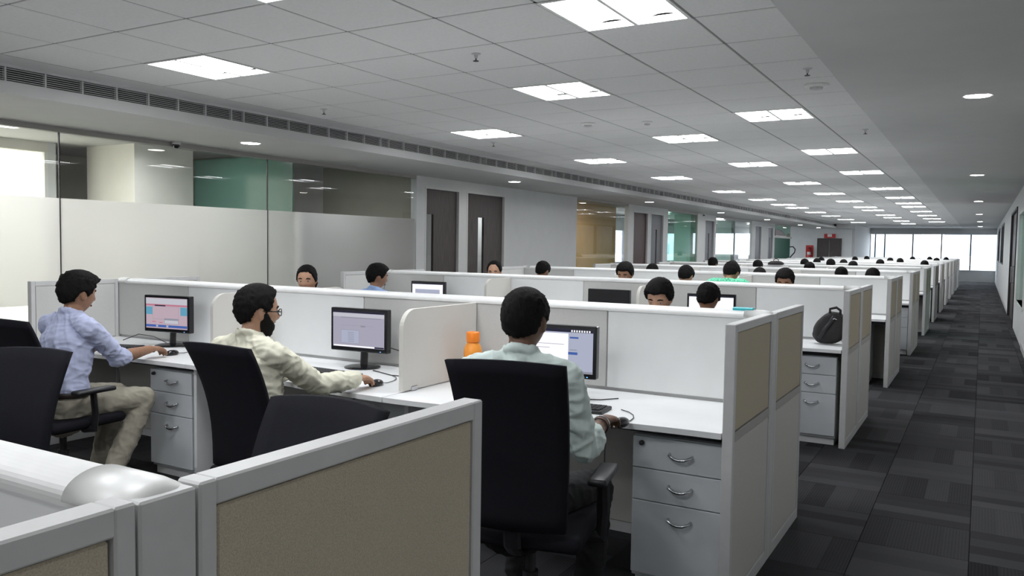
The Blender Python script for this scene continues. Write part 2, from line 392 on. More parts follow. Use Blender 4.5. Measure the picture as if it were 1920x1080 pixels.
# ------------------------------------------------------------------ ceiling luminaires
def troffer():
    t = thing('ceiling_light', 'x', 'ceiling light', (0, 0, CZ), 0, 'square fluorescent ceiling lights')
    fr = MB()
    for a in ((0.004, 0.596, 0.004, 0.022), (0.004, 0.596, 0.578, 0.596), (0.004, 0.022, 0.022, 0.578), (0.578, 0.596, 0.022, 0.578)):
        fr.box(*a, -0.004, 0.03)
    fr.build('frame', 'white_plastic', t)
    MB().box(0.02, 0.58, 0.02, 0.58, 0.10, 0.105).build('reflector_tray', 'white_plastic', t)
    for x0, x1 in ((0.024, 0.286), (0.314, 0.576)):
        d = MB(); n = 5
        for q in range(n):
            a0, a1 = q / n, (q + 1) / n
            z = lambda a: 0.012 + 0.030 * math.sin(PI * a)
            d.add([(x0 + (x1 - x0) * a0, 0.024, z(a0)), (x0 + (x1 - x0) * a1, 0.024, z(a1)), (x0 + (x1 - x0) * a1, 0.576, z(a1)), (x0 + (x1 - x0) * a0, 0.576, z(a0))], [(0, 3, 2, 1)])
        d.build('diffuser', 'troffer', t)
    MB().rbox(0.286, 0.314, 0.022, 0.578, -0.006, 0.03, 0.004, 1).build('center_spine', 'white_plastic', t)
    return t
tp = troffer(); tr = tree_of(tp); first = True
colname = {'A': 'left', 'B': 'middle', 'C': 'right'}
cnt = {'A': 0, 'B': 0, 'C': 0}
for (i, j), c in slots.items():
    y = GY + 0.6 * j
    if y > YE - 1: continue
    if j < 0: lab = 'lit square fluorescent panel of the %s ceiling column, %s row behind the viewpoint' % (colname[c], 'third' if j < -10 else ('second' if j < -5 else 'first'))
    else:
        n = cnt[c]; cnt[c] += 1
        lab = 'lit square fluorescent ceiling panel, %s of the %s column from the front' % (ORD[n], colname[c])
    if first: tp.location = (GX + 0.6 * i, y, CZ); tp['label'] = lab; first = False
    else: copy_tree(tp, (GX + 0.6 * i, y, CZ), 0, lab, tree=tr)
for q, (x, y, lab) in enumerate(((-9.0, 2.6, 'added ceiling panel light in the room behind the near frosted glass, left one'), (-8.4, 5.6, 'added ceiling panel light in the room behind the near frosted glass, right one'), (-8.6, 4.1, 'added ceiling panel light in the room behind the near frosted glass, middle one'), (-7.9, 3.3, 'added ceiling panel light closest to the near frosted glass'),
        (-8.3, 7.55, 'added ceiling panel light in the small room past the green glass partition'), (-8.7, 12.6, 'added ceiling panel light in the room behind the wooden doors'), (-8.6, 15.6, 'added ceiling panel light in the orange-walled room, near one'), (-8.4, 19.6, 'added ceiling panel light in the orange-walled room, far one'),
        (-9.6, 25.5, 'added ceiling panel light behind the green glazing'), (-9.4, 31.5, 'added ceiling panel light in the left offices with bright windows'), (-9.4, 37.5, 'added ceiling panel light beyond the last left door'))):
    copy_tree(tp, (x, y, CZ - 0.07), 0, lab, tree=tr)  # panels added to brighten the rooms behind the glazing and doors
def downlight():
    t = thing('downlight', 'x', 'downlight', (0, 0, 0), 0, 'round recessed downlights')
    MB().lathe([(0.085, 0.0), (0.105, -0.004), (0.105, 0.002), (0.085, 0.006)], 24).build('trim_ring', 'white_plastic', t)
    d = MB(); d.add([(0.088 * math.cos(2 * PI * q / 24), 0.088 * math.sin(2 * PI * q / 24), -0.0045) for q in range(24)], [tuple(range(23, -1, -1))])
    d.build('lamp', 'downlamp', t)
    return t
dl = downlight(); dt = tree_of(dl)
right_dl = [(-0.08, -0.4), (-0.08, 7.14), (-0.12, 14.44), (-0.13, 21.9), (-0.14, 29.4), (-0.14, 36.4), (-0.14, 43.4)]
left_dl = [(-6.4, 0.3), (-6.40, 5.8), (-6.33, 11.0), (-6.33, 16.9), (-6.33, 22.5), (-6.33, 28.1), (-6.4, 34.2), (-6.4, 38.4)]
for q, (x, y) in enumerate(right_dl + left_dl):
    rt = q < len(right_dl); n = q if rt else q - len(right_dl)
    lab = ('round downlight in the ceiling over the aisle, %s from the front' if rt else 'round downlight in the left soffit beside the glass wall, %s from the front') % ORD[n]
    z = (CZ - 0.002) if rt else SZ
    if q == 0: dl.location = (x, y, z); dl['label'] = lab
    else: copy_tree(dl, (x, y, z), 0, lab, tree=dt)
def sprinkler():
    t = thing('sprinkler', 'x', 'sprinkler', group='ceiling sprinklers')
    MB().lathe([(0.03, 0.0), (0.03, -0.004), (0.012, -0.008), (0.010, -0.022), (0.006, -0.03)], 14).build('rose', 'frame', t)
    MB().lathe([(0.004, -0.028), (0.004, -0.042), (0.018, -0.044), (0.018, -0.047)], 14).build('deflector', 'dark_steel', t)
    return t
sp = sprinkler(); st = tree_of(sp)
spl = [(-2.77, 4.31, 'over the lavender-shirted person\'s row, middle of the near ceiling'), (-5.12, 5.48, 'beside the slatted grille on the left'),
       (-1.04, 5.63, 'beside the gypsum border, just before the round detector'), (-1.04, 8.67, 'beside the gypsum border, farther than the round detector'), (-4.95, 8.1, 'near the left grille, behind the second left light')]
for q, (x, y, l) in enumerate(spl):
    lab = 'small ceiling sprinkler ' + l
    if q == 0: sp.location = (x, y, CZ); sp['label'] = 'small ceiling sprinkler in the middle of the near ceiling'
    else: copy_tree(sp, (x, y, CZ), 0, lab, tree=st)
for x, y, r, l in ((-1.08, 6.2, 0.085, 'large flat round detector disc on the ceiling beside the gypsum border'), (-2.79, 7.34, 0.05, 'small white smoke detector on the ceiling between middle light panels'), (-3.34, 7.2, 0.07, 'flat white disc on the ceiling near the small smoke detector')):
    t = thing('smoke_detector', l, 'detector', (x, y, CZ), 0, 'ceiling detectors')
    MB().lathe([(r, 0.0), (r, -0.012), (r * 0.8, -0.02)], 20).build('base', 'white_plastic', t)
    MB().lathe([(r * 0.55, -0.02), (r * 0.5, -0.034), (r * 0.2, -0.038)], 16).build('sensor', 'frame', t)

# ------------------------------------------------------------------ left wall: glazing, doors, panels
wl = struct(MB().box(XL - 0.1, XL + 0.0, 9.51, 9.72, 0, SZ).build('wall_left', 'wall'))
def wl_box(y0, y1, z0=0.0, z1=SZ, m='wall', nm='wall_panel'):
    return MB().box(XL - 0.1, XL, y0, y1, z0, z1).build(nm, m, wl)
DT = 2.35
wl_box(9.72, 10.635, DT, SZ, nm='door_head'); wl_box(10.635, 10.833); wl_box(10.833, 12.03, DT, SZ, nm='door_head'); wl_box(12.03, 14.87)
wl_box(17.63, 17.93); wl_box(17.93, 18.91, DT, SZ, nm='door_head'); wl_box(18.91, 19.09); wl_box(19.09, 20.02, DT, SZ, nm='door_head'); wl_box(20.02, 20.35)
wl_box(22.9, 23.62); wl_box(23.62, 24.61, DT, SZ, nm='door_head'); wl_box(24.61, 24.75)
wl_box(29.24, 29.70); wl_box(29.7, 30.68, DT, SZ, nm='door_head'); wl_box(30.68, 31.71); wl_box(31.71, 32.6, DT, SZ, nm='door_head'); wl_box(32.6, 32.9)
def door(n, y0, y1, m, slit, slitm, handle=True, lab=None):
    d = struct(link('door_%d' % n, None, None, (XL - 0.06, y0, 0)))
    wd = y1 - y0; f = MB()
    f.box(-0.045, 0.065, 0.0, 0.03, 0, DT); f.box(-0.045, 0.065, wd - 0.03, wd, 0, DT); f.box(-0.045, 0.065, 0.03, wd - 0.03, DT - 0.03, DT)
    f.build('door_frame', 'frame_light' if m != 'red_wood' else 'frame_light', d)
    if slit:
        a, b = slit; lf = MB()
        lf.box(-0.02, 0.02, 0.033, a, 0.006, DT - 0.034); lf.box(-0.02, 0.02, b, wd - 0.033, 0.006, DT - 0.034)
        lf.box(-0.02, 0.02, a, b, 0.006, 0.55); lf.box(-0.02, 0.02, a, b, 1.95, DT - 0.034)
        lf.build('door_leaf', m, d)
        MB().box(-0.004, 0.004, a, b, 0.55, 1.95).build('vision_pane', slitm, d)
    else:
        MB().box(-0.02, 0.02, 0.033, wd - 0.033, 0.006, DT - 0.034).build('door_leaf', m, d)
    if handle:
        hy = 0.12
        MB().tube([(0.02, hy, 1.02), (0.06, hy, 1.02), (0.06, hy + 0.11, 1.02)], 0.009, 8).build('door_handle', 'chrome', d)
    return d
door(1, 9.72, 10.635, 'wood', (0.10, 0.27), 'glass'); door(2, 10.833, 12.03, 'wood', (0.40, 0.58), 'glass')
door(3, 17.93, 18.91, 'red_wood', None, None, False); door(4, 19.09, 20.02, 'door_grey', (0.45, 0.56), 'glass')
door(5, 23.62, 24.61, 'door_grey', (0.45, 0.56), 'glass'); door(6, 29.7, 30.68, 'door_grey', (0.12, 0.23), 'glass'); door(7, 31.71, 32.6, 'door_grey', (0.45, 0.56), 'glass')
def glazing(n, y0, y1, m, frost=None, joints=(), film='frost'):
    g = struct(link('window_%d' % n, None, None, (XL, y0, 0)))
    MB().box(-0.07, 0.0, 0, y1 - y0, SZ - 0.045, SZ).build('head_channel', 'rail', g)
    MB().box(-0.06, 0.0, 0, y1 - y0, 0, 0.05).build('floor_channel', 'frame', g)
    ys = [0] + [j - y0 for j in joints] + [y1 - y0]
    for a, b in zip(ys[:-1], ys[1:]):
        MB().box(-0.04, -0.03, a + 0.004, b - 0.004, 0.05, SZ - 0.045).build('pane', m, g)
        if frost: MB().box(-0.0295, -0.028, a + 0.006, b - 0.006, frost[0], frost[1]).build('frosted_film', film, g)
    for j in joints: MB().box(-0.043, -0.026, j - y0 - 0.0045, j - y0 + 0.0045, 0.05, SZ - 0.045).build('silicone_joint', 'dark_steel', g)
    return g
glazing(1, -1.0, 9.51, 'glass', (0.92, 1.865), (1.85, 4.28, 6.71))
glazing(2, 14.87, 17.63, 'glass'); glazing(3, 20.35, 22.9, 'green_glass', (0.0 + 0.05, 1.0)); glazing(4, 24.75, 29.24, 'glass'); glazing(5, 32.9, 36.0, 'green_glass', (0.05, 1.95), film='green_frost')
sbox('trim_1', 'rail', XL - 0.05, XL, 32.9, 36.2, 1.95, 2.03)
# spaces behind the glazing
wb1 = struct(MB().box(-10.0, -9.9, 1.5, 2.2, 0, CZ).build('wall_back_1', 'beige_wall'))
MB().box(-10.0, -9.9, 2.2, 5.8, 0, 0.4).build('under_window', 'beige_wall', wb1); MB().box(-10.0, -9.9, 2.2, 5.8, 2.55, CZ).build('over_window', 'beige_wall', wb1); MB().box(-10.0, -9.9, 5.8, 5.9, 0, CZ).build('window_reveal', 'wall', wb1)
MB().box(-11.3, -10.0, 5.8, 5.9, 0, CZ).build('return_wall', 'beige_wall', wb1)
wb2 = struct(MB().box(-11.3, -11.2, 5.9, 14.0, 0, CZ).build('wall_back_2', 'beige_wall'))
wn6 = struct(MB().box(-9.95, -9.945, 2.2, 5.8, 0.4, 2.55).build('window_6', 'blind'))
for y in (2.2, 3.4, 4.6, 5.76): MB().box(-9.94, -9.9, y, y + 0.04, 0.4, 2.55).build('window_frame', 'white_plastic', wn6)
struct(MB().box(-9.9, -8.95, 6.3, 7.15, 0, CZ).build('wall_column', 'beige_wall'))
struct(MB().box(-8.95, XL - 0.1, 7.17, 7.19, 0.02, 2.55).build('window_7', 'green_frost'))
struct(MB().box(-11.2, -9.0, 7.9, 8.0, 0, CZ).build('wall_room_1', 'olive_wall')); struct(MB().box(-9.0, XL - 0.1, 9.62, 9.7, 0, CZ).build('wall_room_2', 'olive_wall'))
struct(MB().box(-9.9, XL - 0.1, 1.5, 1.6, 0, CZ).build('wall_room_3', 'beige_wall'))
struct(MB().box(-11.2, XL - 0.1, 13.6, 13.7, 0, CZ).build('wall_room_4', 'wall'))
struct(MB().box(-9.6, -9.5, 13.7, 22.6, 0, CZ).build('wall_room_5', 'orange_wall'))
# outer wall with windows of the deep space
ow = struct(MB().box(-11.6, -11.5, 13.7, 51, 0, 0.95).build('wall_outer', 'wall')); MB().box(-11.6, -11.5, 13.7, 51, 2.1, CZ).build('wall_over_windows', 'wall', ow)
for k, y in enumerate((13.7, 22.0, 25.0, 28.2, 32.0, 36.0, 40.0, 44.0, 48.0)):
    MB().box(-11.6, -11.46, y, y + (0.35 if k else 5.5), 0.95, 2.1).build('pier', 'door_grey' if k else 'wall', ow)
MB().box(-11.56, -11.55, 13.7, 51, 0.95, 2.1).build('window_pane', 'window_glass', ow)
for q, (x, y) in enumerate(((-9.2, 28.2), (-9.6, 35.0))):
    struct(MB().box(x - 0.3, x + 0.3, y - 0.3, y + 0.3, 0, CZ).build('wall_pillar_%s' % ('near' if q == 0 else 'far'), 'green_paint'))
struct(MB().box(-11.6, -9.0, 51, 51.1, 0, CZ).build('wall_far_left', 'wall'))

# ------------------------------------------------------------------ end wall, far windows, right wall
we = struct(MB().box(-9.2, -5.3, 40.9, 41.0, 0, CZ).build('wall_end', 'wall'))
wr_ = struct(MB().box(-5.3, -5.2, 41.0, YE, 0, CZ).build('wall_return', 'wall'))
ww = struct(MB().box(-5.3, XR + 0.2, YE, YE + 0.12, 0, 0.56).build('wall_window', 'wall'))
MB().box(-5.3, XR + 0.2, YE, YE + 0.12, 2.37, CZ + 0.1).build('window_head', 'gypsum', ww)
MB().box(-5.3, XR + 0.2, YE - 0.05, YE + 0.12, 0.56, 0.585).build('window_sill', 'laminate', ww)
wins = [-5.2, -4.95, -4.49, -3.16, -1.84, -0.535, XR]
for n, (a, b) in enumerate(zip(wins[:-1], wins[1:])):
    wn = struct(MB().box(a, b, YE + 0.05, YE + 0.058, 0.585, 2.37).build('window_%d' % (10 + n), 'window_glass'))
    MB().box(a - 0.03, a + 0.03, YE + 0.02, YE + 0.09, 0.585, 2.37).build('mullion', 'dark_steel', wn)
wr = struct(MB().box(XR, XR + 0.1, YB, 15.0, 0, CZ).build('wall_right', 'wall'))
def wr_box(y0, y1, z0, z1, m='wall', nm='wall_panel'): return MB().box(XR, XR + 0.1, y0, y1, z0, z1).build(nm, m, wr)
wr_box(15.0, 18.0, 0, 0.62); wr_box(15.0, 18.0, 2.25, CZ); wr_box(18.0, 19.2, 0, CZ); wr_box(19.2, 22.9, 2.43, CZ); wr_box(22.9, 31.0, 0, CZ)
wr_box(31.0, 35.2, 0, 1.15); wr_box(31.0, 35.2, 2.45, CZ); wr_box(35.2, 38.0, 0, CZ); wr_box(38.0, 42.0, 0, 1.15); wr_box(38.0, 42.0, 2.45, CZ); wr_box(42.0, YE, 0, CZ)
for n, (a, b, z0, z1, m, fm) in enumerate(((15.0, 18.0, 0.62, 2.25, 'green_glass', 'frame_light'), (31.0, 35.2, 1.15, 2.45, 'window_glass', 'dark_steel'), (38.0, 42.0, 1.15, 2.45, 'window_glass', 'dark_steel'))):
    g = struct(MB().box(XR + 0.045, XR + 0.055, a, b, z0, z1).build('window_%d' % (20 + n), m))
    for y in ((a, b) if n == 0 else (a, (a + b) / 2, b)): MB().box(XR - 0.012, XR + 0.10, y - 0.05, y + 0.05, z0, z1).build('window_frame', fm, g)
    MB().box(XR - 0.012, XR + 0.1, a, b, z1 - 0.04, z1 + 0.03).build('window_frame', fm, g); MB().box(XR - 0.02, XR + 0.1, a, b, z0 - 0.04, z0).build('window_sill', fm, g)
d8 = struct(link('door_8', None, None, (XR, 19.2, 0)))
MB().box(0.03, 0.07, 0.1, 1.9, 0.01, 2.38).build('door_leaf', 'door_grey', d8); MB().box(0.03, 0.07, 1.9, 3.6, 0.01, 2.38).build('door_leaf', 'wood', d8)
f = MB(); f.box(-0.02, 0.1, 0, 0.1, 0, 2.43); f.box(-0.02, 0.1, 3.6, 3.7, 0, 2.43); f.box(-0.02, 0.1, 0.1, 3.6, 2.38, 2.43); f.build('door_frame', 'dark_steel', d8)
MB().tube([(0.03, 1.8, 0.85), (-0.02, 1.8, 0.85), (-0.02, 1.8, 1.2), (0.03, 1.8, 1.2)], 0.012, 8).build('door_handle', 'chrome', d8)
struct(MB().box(XR + 0.6, XR + 0.7, 10, YE, 0, CZ).build('wall_right_behind', 'wall'))
for n, (x, xx, y0, y1) in enumerate(((XR - 0.012, XR, YB, 15.0), (XR - 0.012, XR, 22.9, YE))):
    struct(MB().box(x, xx, y0, y1, 0, 0.09).build('baseboard_right_%s' % ('near' if n == 0 else 'far'), 'frame'))
struct(MB().box(-10.0, XR + 0.2, YB - 0.1, YB, 0, CZ + 0.1).build('wall_rear', 'wall'))
struct(MB().box(XL - 0.1, XL, YB, -1.0, 0, SZ).build('wall_left_near', 'wall'))
struct(MB().box(-10.0, -9.9, YB, 1.5, 0, CZ).build('wall_outer_near', 'wall'))
# end wall equipment
d9 = struct(link('door_9', None, None, (-6.84, 40.9, 0)))
for x in (0.03, 0.56): MB().box(x, x + 0.5, -0.04, -0.005, 0.01, 2.0).build('door_leaf', 'wood', d9)
f = MB(); f.box(0, 0.03, -0.06, 0, 0, 2.05); f.box(1.06, 1.09, -0.06, 0, 0, 2.05); f.box(0.03, 1.06, -0.06, 0, 2.0, 2.05); f.build('door_frame', 'wood', d9)
t = thing('exit_sign', 'red illuminated box above the dark double door at the far end', 'sign', (-6.28, 40.85, 2.06))
MB().rbox(-0.25, 0.25, -0.06, 0.0, 0.0, 0.2, 0.01, 1).build('sign_box', 'red', t); MB().box(-0.1, 0.1, -0.064, -0.06, 0.06, 0.19).build('sign_face', 'white_plastic', t)
t = thing('fire_extinguisher', 'red fire extinguisher on a red board by the dark far door', 'extinguisher', (-7.18, 40.88, 1.05))
MB().rbox(-0.17, 0.17, -0.02, 0.0, 0.0, 0.66, 0.004, 1).build('backing_board', 'red', t)
MB().lathe([(0.085, 0.04), (0.09, 0.06), (0.09, 0.38), (0.05, 0.46), (0.025, 0.48), (0.025, 0.52)], 16, (0, -0.11)).build('cylinder', 'red', t, True)
MB().lathe([(0.0915, 0.2), (0.0915, 0.34)], 16, (0, -0.11)).build('label_band', 'white_plastic', t, True)
MB().tube([(0, -0.11, 0.52), (0.06, -0.13, 0.5), (0.1, -0.14, 0.4), (0.1, -0.13, 0.25)], 0.013, 8).build('hose', 'black_plastic', t)
MB().rbox(-0.03, 0.09, -0.13, -0.09, 0.52, 0.56, 0.005, 1).build('valve_lever', 'black_plastic', t)
t = thing('curved_stand', 'black curved-neck pedestal stand left of the red extinguisher', 'stand', (-8.0, 40.4, 0))  # plain curved stand of guessed shape, not a known appliance
MB().lathe([(0.2, 0), (0.2, 0.03), (0.05, 0.05)], 18).build('base', 'black_plastic', t)
MB().tube([(0, 0, 0.04), (0, 0, 0.9), (0.05, 0, 1.15), (0.22, 0, 1.35), (0.25, 0, 1.5), (0.15, 0, 1.63), (0.0, 0, 1.62)], 0.028, 10).build('curved_neck', 'black_plastic', t, True)
t = thing('red_arc', 'dull red curved hood above the green frosted glass screen', 'arc', (XL - 0.05, 33.0, 2.03))  # dull red arc over the glass, a guessed shape, not a known fitting
pr = [(0.0, 0.0), (2.0, 0.0), (1.7, 0.10), (1.2, 0.2), (0.6, 0.26), (0.0, 0.26)]
MB().prism([(p[0], p[1]) for p in pr], -0.02, 0.05, 'x').build('arc_panel', 'red_wood', t)
MB().box(-0.03, 0.055, 0.0, 2.0, -0.0, 0.02).build('edge_strip', 'rail', t)
for x, y, z, l in ((XL + 0.04, 5.44, SZ, 'small black dome camera at the top of the near frosted glass wall'), (XL + 0.05, 23.3, SZ, 'small black dome camera above the white pier past the green glass'), (-7.4, 40.5, CZ, 'small black dome camera near the far end wall')):
    t = thing('dome_camera', l, 'camera', (x, y, z), 0, 'dome security cameras')
    MB().lathe([(0.04, 0.0), (0.045, -0.02), (0.04, -0.024)], 18).build('mount', 'white_plastic', t)
    MB().ball((0, 0, -0.028), 0.034, 14, 9).build('dome', 'gloss_black', t, True)
# outside: pale city blocks
struct(MB().box(-160, 160, -60, 300, -9.2, -9.0).build('ground_outside', 'far_ground'))
def block(x, y, wx, wy, h, lab):
    t = thing('far_building', lab, 'building', (x, y, -9))
    MB().box(-wx / 2, wx / 2, -wy / 2, wy / 2, 0, h).build('wall', 'concrete', t)
    MB().box(-wx / 2 - 0.3, wx / 2 + 0.3, -wy / 2 - 0.3, wy / 2 + 0.3, h, h + 0.8).build('parapet', 'concrete', t)
    nz = int((h - 2) / 3.6)
    wm = MB().box(-wx * 0.4, wx * 0.4, -0.15, 0.0, 0, 1.8).mesh('window_band', 'far_window')
    for q in range(nz): link('window_band', wm, t, (0, -wy / 2 - 0.02, 2.2 + q * 3.6))
    wm2 = MB().box(0, 0.15, -wy * 0.4, wy * 0.4, 0, 1.8).mesh('window_band', 'far_window')
    for q in range(nz): link('window_band', wm2, t, (wx / 2 - 0.05, 0, 2.2 + q * 3.6))
block(-12.0, 120, 9, 14, 30, 'pale tower block seen through the left part of the far window')
block(-2.0, 150, 6.5, 12, 22, 'pale office block seen through the middle of the far window')
block(0.5, 85, 5.5, 12, 9.3, 'low bluish building at the lower right of the far window')
block(-60, 160, 20, 20, 22, 'pale block outside the windows behind the left offices')
block(-45, 190, 14, 20, 30, 'tall pale block outside the windows behind the left offices')

# ================================================================== FURNITURE
PT = 1.2                                # partition height
TH = 0.085                              # spine thickness
HALF = 0.72                             # half depth of an end screen
LX = (XA - XZ) / 2
pw = (XA - XZ) / 6
PAT = ['g', 'w', 'w', 'g', 'g', 'w']
# ---- spine partition of a row
def make_spine():
    t = thing('partition', 'x', 'partition', (XC, 0, 0), 0, 'long partitions between facing desks')
    MB().box(-LX + 0.03, LX - 0.03, -TH / 2 + 0.012, TH / 2 - 0.012, 0.0, PT - 0.02).build('core_frame', 'frame', t)
    gme = MB().rbox(-pw / 2 + 0.003, pw / 2 - 0.003, -0.011, 0.0, 0.765, PT - 0.03, 0.003, 1).mesh('fabric_panel', 'fabric_grey')
    wme = MB().rbox(-pw / 2 + 0.003, pw / 2 - 0.003, -0.011, 0.0, 0.765, PT - 0.03, 0.003, 1).mesh('white_board_panel', 'board')
    lme = MB().rbox(-pw / 2 + 0.003, pw / 2 - 0.003, -0.011, 0.0, 0.06, 0.715, 0.003, 1).mesh('lower_panel', 'lower')
    for s in (0, 1):
        for i in range(6):
            x = -LX + pw * (i + 0.5)
            p = PAT[i] if s == 0 else PAT[5 - i]
            loc = (x, -TH / 2 + 0.013, 0) if s == 0 else (x, TH / 2 - 0.013, 0)
            link('fabric_panel' if p == 'g' else 'white_board_panel', gme if p == 'g' else wme, t, loc, PI * s)
            link('lower_panel', lme, t, loc, PI * s)
    cp = MB(); n = 18; prof = [(-TH / 2 - 0.004, PT - 0.03)] + [(-(TH / 2 + 0.004) * math.cos(PI * q / n), PT - 0.022 + 0.030 * math.sin(PI * q / n)) for q in range(n + 1)] + [(TH / 2 + 0.004, PT - 0.03)]
    cp.prism([(p[0], p[1]) for p in prof], -LX + 0.02, LX - 0.03, 'x'); cp.build('top_cap', 'frame_light', t)
    for sx in (-1, 1):          # moulded end piece over the cap
        e = MB(); n2 = 18; rings = []
        for f_, k_ in ((0.13, 1.0), (0.045, 1.0), (0.018, 0.95), (0.004, 0.78), (-0.002, 0.45)):
            x = sx * (LX + 0.012 - f_)
            rings.append([(x, -(TH / 2 + 0.009) * k_ * math.cos(PI * q / n2), PT - 0.034 + (0.012 + 0.034 * math.sin(PI * q / n2)) * k_) for q in range(n2 + 1)])
        m_ = n2 + 1
        vs = [p for rg in rings for p in rg]
        fs = [(i * m_ + q, i * m_ + q + 1, (i + 1) * m_ + q + 1, (i + 1) * m_ + q) for i in range(4) for q in range(n2)]
        fs += [tuple(range(m_)), tuple(4 * m_ + q for q in range(m_))] + [(i * m_, (i + 1) * m_, (i + 1) * m_ + n2, i * m_ + n2) for i in range(4)]
        e.add(vs, fs); e.build('cap_end', 'white_plastic', t, True)
    return t
spine = make_spine(); spt = tree_of(spine)
# ---- end screen
def make_end():
    t = thing('end_screen', 'x', 'screen', (0, 0, 0), 0, 'screens closing the row ends')
    MB().rbox(-0.022, 0.022, -TH / 2 + 0.002, TH / 2 - 0.002, 0.0, PT - 0.003, 0.003, 1).build('post', 'frame', t)
    ln = HALF - TH / 2
    fr = MB(); h = 0.0225; y0, y1 = 0.0, ln
    fr.rbox(-h, h, 0.002, 0.030, 0, PT, 0.003, 1); fr.rbox(-h, h, y1 - 0.032, y1, 0, PT, 0.003, 1)
    fr.rbox(-h, h, 0.028, y1 - 0.03, PT - 0.035, PT, 0.003, 1); fr.rbox(-h, h, 0.028, y1 - 0.03, 0, 0.06, 0.003, 1)
    fme = fr.mesh('leaf_frame', 'frame')
    mid = MB().rbox(-h - 0.001, h + 0.001, 0.03, y1 - 0.032, 0.715, 0.755, 0.002, 1).mesh('middle_rail', 'rail')
    up = MB().rbox(-h + 0.006, h - 0.004, 0.033, y1 - 0.035, 0.757, PT - 0.038, 0.003, 1).mesh('fabric_panel', 'fabric_beige')
    lo = MB().rbox(-h + 0.004, h - 0.003, 0.033, y1 - 0.035, 0.062, 0.713, 0.003, 1).mesh('lower_panel', 'lower')
    bd = MB()
    inner = MB().rbox(-h + 0.0035, -h + 0.0075, 0.033, y1 - 0.035, 0.757, PT - 0.038, 0.001, 1).mesh('inner_lining', 'fabric_grey')
    for s in (0, 1):
        yy = TH / 2 if s == 0 else -TH / 2
        for nm, me in (('leaf_frame', fme), ('middle_rail', mid), ('fabric_panel', up), ('lower_panel', lo)):
            link(nm, me, t, (0, yy, 0), PI * s)
        MB().rbox(-h + 0.002, -h + 0.008, (yy + 0.033 if s == 0 else yy - y1 + 0.035), (yy + y1 - 0.035 if s == 0 else yy - 0.033), 0.757, PT - 0.038, 0.001, 1).build('inner_lining', 'fabric_grey', t)
    return t
endp = make_end(); ept = tree_of(endp)
# ---- divider between neighbouring desks
def make_divider(front=-0.73):
    t = thing('desk_divider', 'x', 'divider', (0, 0, 0), 0, 'rounded dividers between desks')
    r = 0.10; y0, y1, z0, z1 = front, -TH / 2 - 0.002, 0.757, 1.172
    poly = [(y0, z0), (y1, z0), (y1, z1)] + [(y0 + r - r * math.sin(a), z1 - r + r * math.cos(a)) for a in [PI / 2 * q / 8 for q in range(9)]]
    poly = [(y1, z0), (y1, z1)] + [(y0 + r - r * math.sin(PI / 2 * q / 8), z1 - r + r * math.cos(PI / 2 * q / 8)) for q in range(9)] + [(y0, z0)]
    MB().prism(poly, -0.013, 0.013, 'x').build('divider_panel', 'divider', t)
    MB().rbox(-0.02, 0.02, y0 + 0.07, y0 + 0.12, 0.751, 0.775, 0.003, 1).build('clip', 'chrome', t)
    return t
divp = make_divider(); dvt = tree_of(divp); divs = make_divider(-0.52); dvst = tree_of(divs)
# ---- worktops: kind 0 = wall end, 1 = middle, 2 = aisle end (seen from the near side)
def make_desk(kind):
    t = thing('desk', 'x', 'desk', (0, 0, 0), 0, 'white workstation desks')
    x0, x1 = WSX[kind] + 0.003, WSX[kind + 1] - 0.003
    if kind == 2: x1 -= 0.024
    if kind == 0: x0 += 0.024
    cx = (WSX[kind] + WSX[kind + 1]) / 2; x0 -= cx; x1 -= cx
    dl_, dr_ = {0: (0.80, 0.72), 1: (0.72, 0.88), 2: (0.88, 0.72)}[kind]
    yb = -TH / 2 - 0.002
    n = 14; poly = [(x1, yb), (x0, yb)]
    for q in range(n + 1):
        a = q / n; s_ = a * a * (3 - 2 * a); poly.append((x0 + (x1 - x0) * a, -(dl_ + (dr_ - dl_) * s_)))
    MB().prism(poly, 0.725, 0.75).build('worktop', 'laminate', t)
    MB().box(x0 + 0.03, x1 - 0.03, -0.60, -0.55, 0.685, 0.724).build('support_beam', 'dark_steel', t)
    if kind == 1:
        for x in (x0 + 0.001, x1 - 0.026):
            pol = [(-0.06, 0.0), (-0.06, 0.724), (-0.66, 0.724), (-0.66, 0.10), (-0.64, 0.0)]
            MB().prism(pol, x, x + 0.025, 'x').build('gable_leg', 'laminate', t)
    else:
        x = x1 - 0.04 if kind == 2 else x0
        MB().box(x, x + 0.04, -0.6, -0.06, 0.66, 0.724).build('wall_bracket', 'dark_steel', t)
    return t, cx
# ---- drawer pedestal
def make_pedestal():
    t = thing('drawer_pedestal', 'x', 'pedestal', (0, 0, 0), 0, 'three-drawer pedestals under the desks')
    MB().rbox(0, 0.40, 0.018, 0.50, 0.055, 0.685, 0.003, 1).build('body', 'pedestal', t)
    MB().box(0.01, 0.39, 0.04, 0.48, 0.0, 0.055).build('plinth', 'laminate', t)
    for z0, z1 in ((0.545, 0.682), (0.402, 0.541), (0.075, 0.398)):
        d = MB().rbox(0.002, 0.398, 0.0, 0.0175, z0, z1, 0.002, 1).build('drawer', 'pedestal', t)
        zh = z1 - 0.072
        MB().tube([(0.17, 0.0, zh + 0.012), (0.172, -0.018, zh + 0.008), (0.20, -0.026, zh - 0.004), (0.22, -0.027, zh - 0.006), (0.24, -0.026, zh - 0.004), (0.268, -0.018, zh + 0.008), (0.27, 0.0, zh + 0.012)], 0.0065, 8).build('handle', 'chrome', d, True)
    MB().tube([(0.045, 0.004, 0.655), (0.045, -0.012, 0.655)], 0.011, 12).build('lock', 'dark_steel', t)
    return t
desks = [make_desk(k) for k in range(3)]; deskt = [tree_of(d[0]) for d in desks]
ped = make_pedestal(); pdt = tree_of(ped)
used = set()
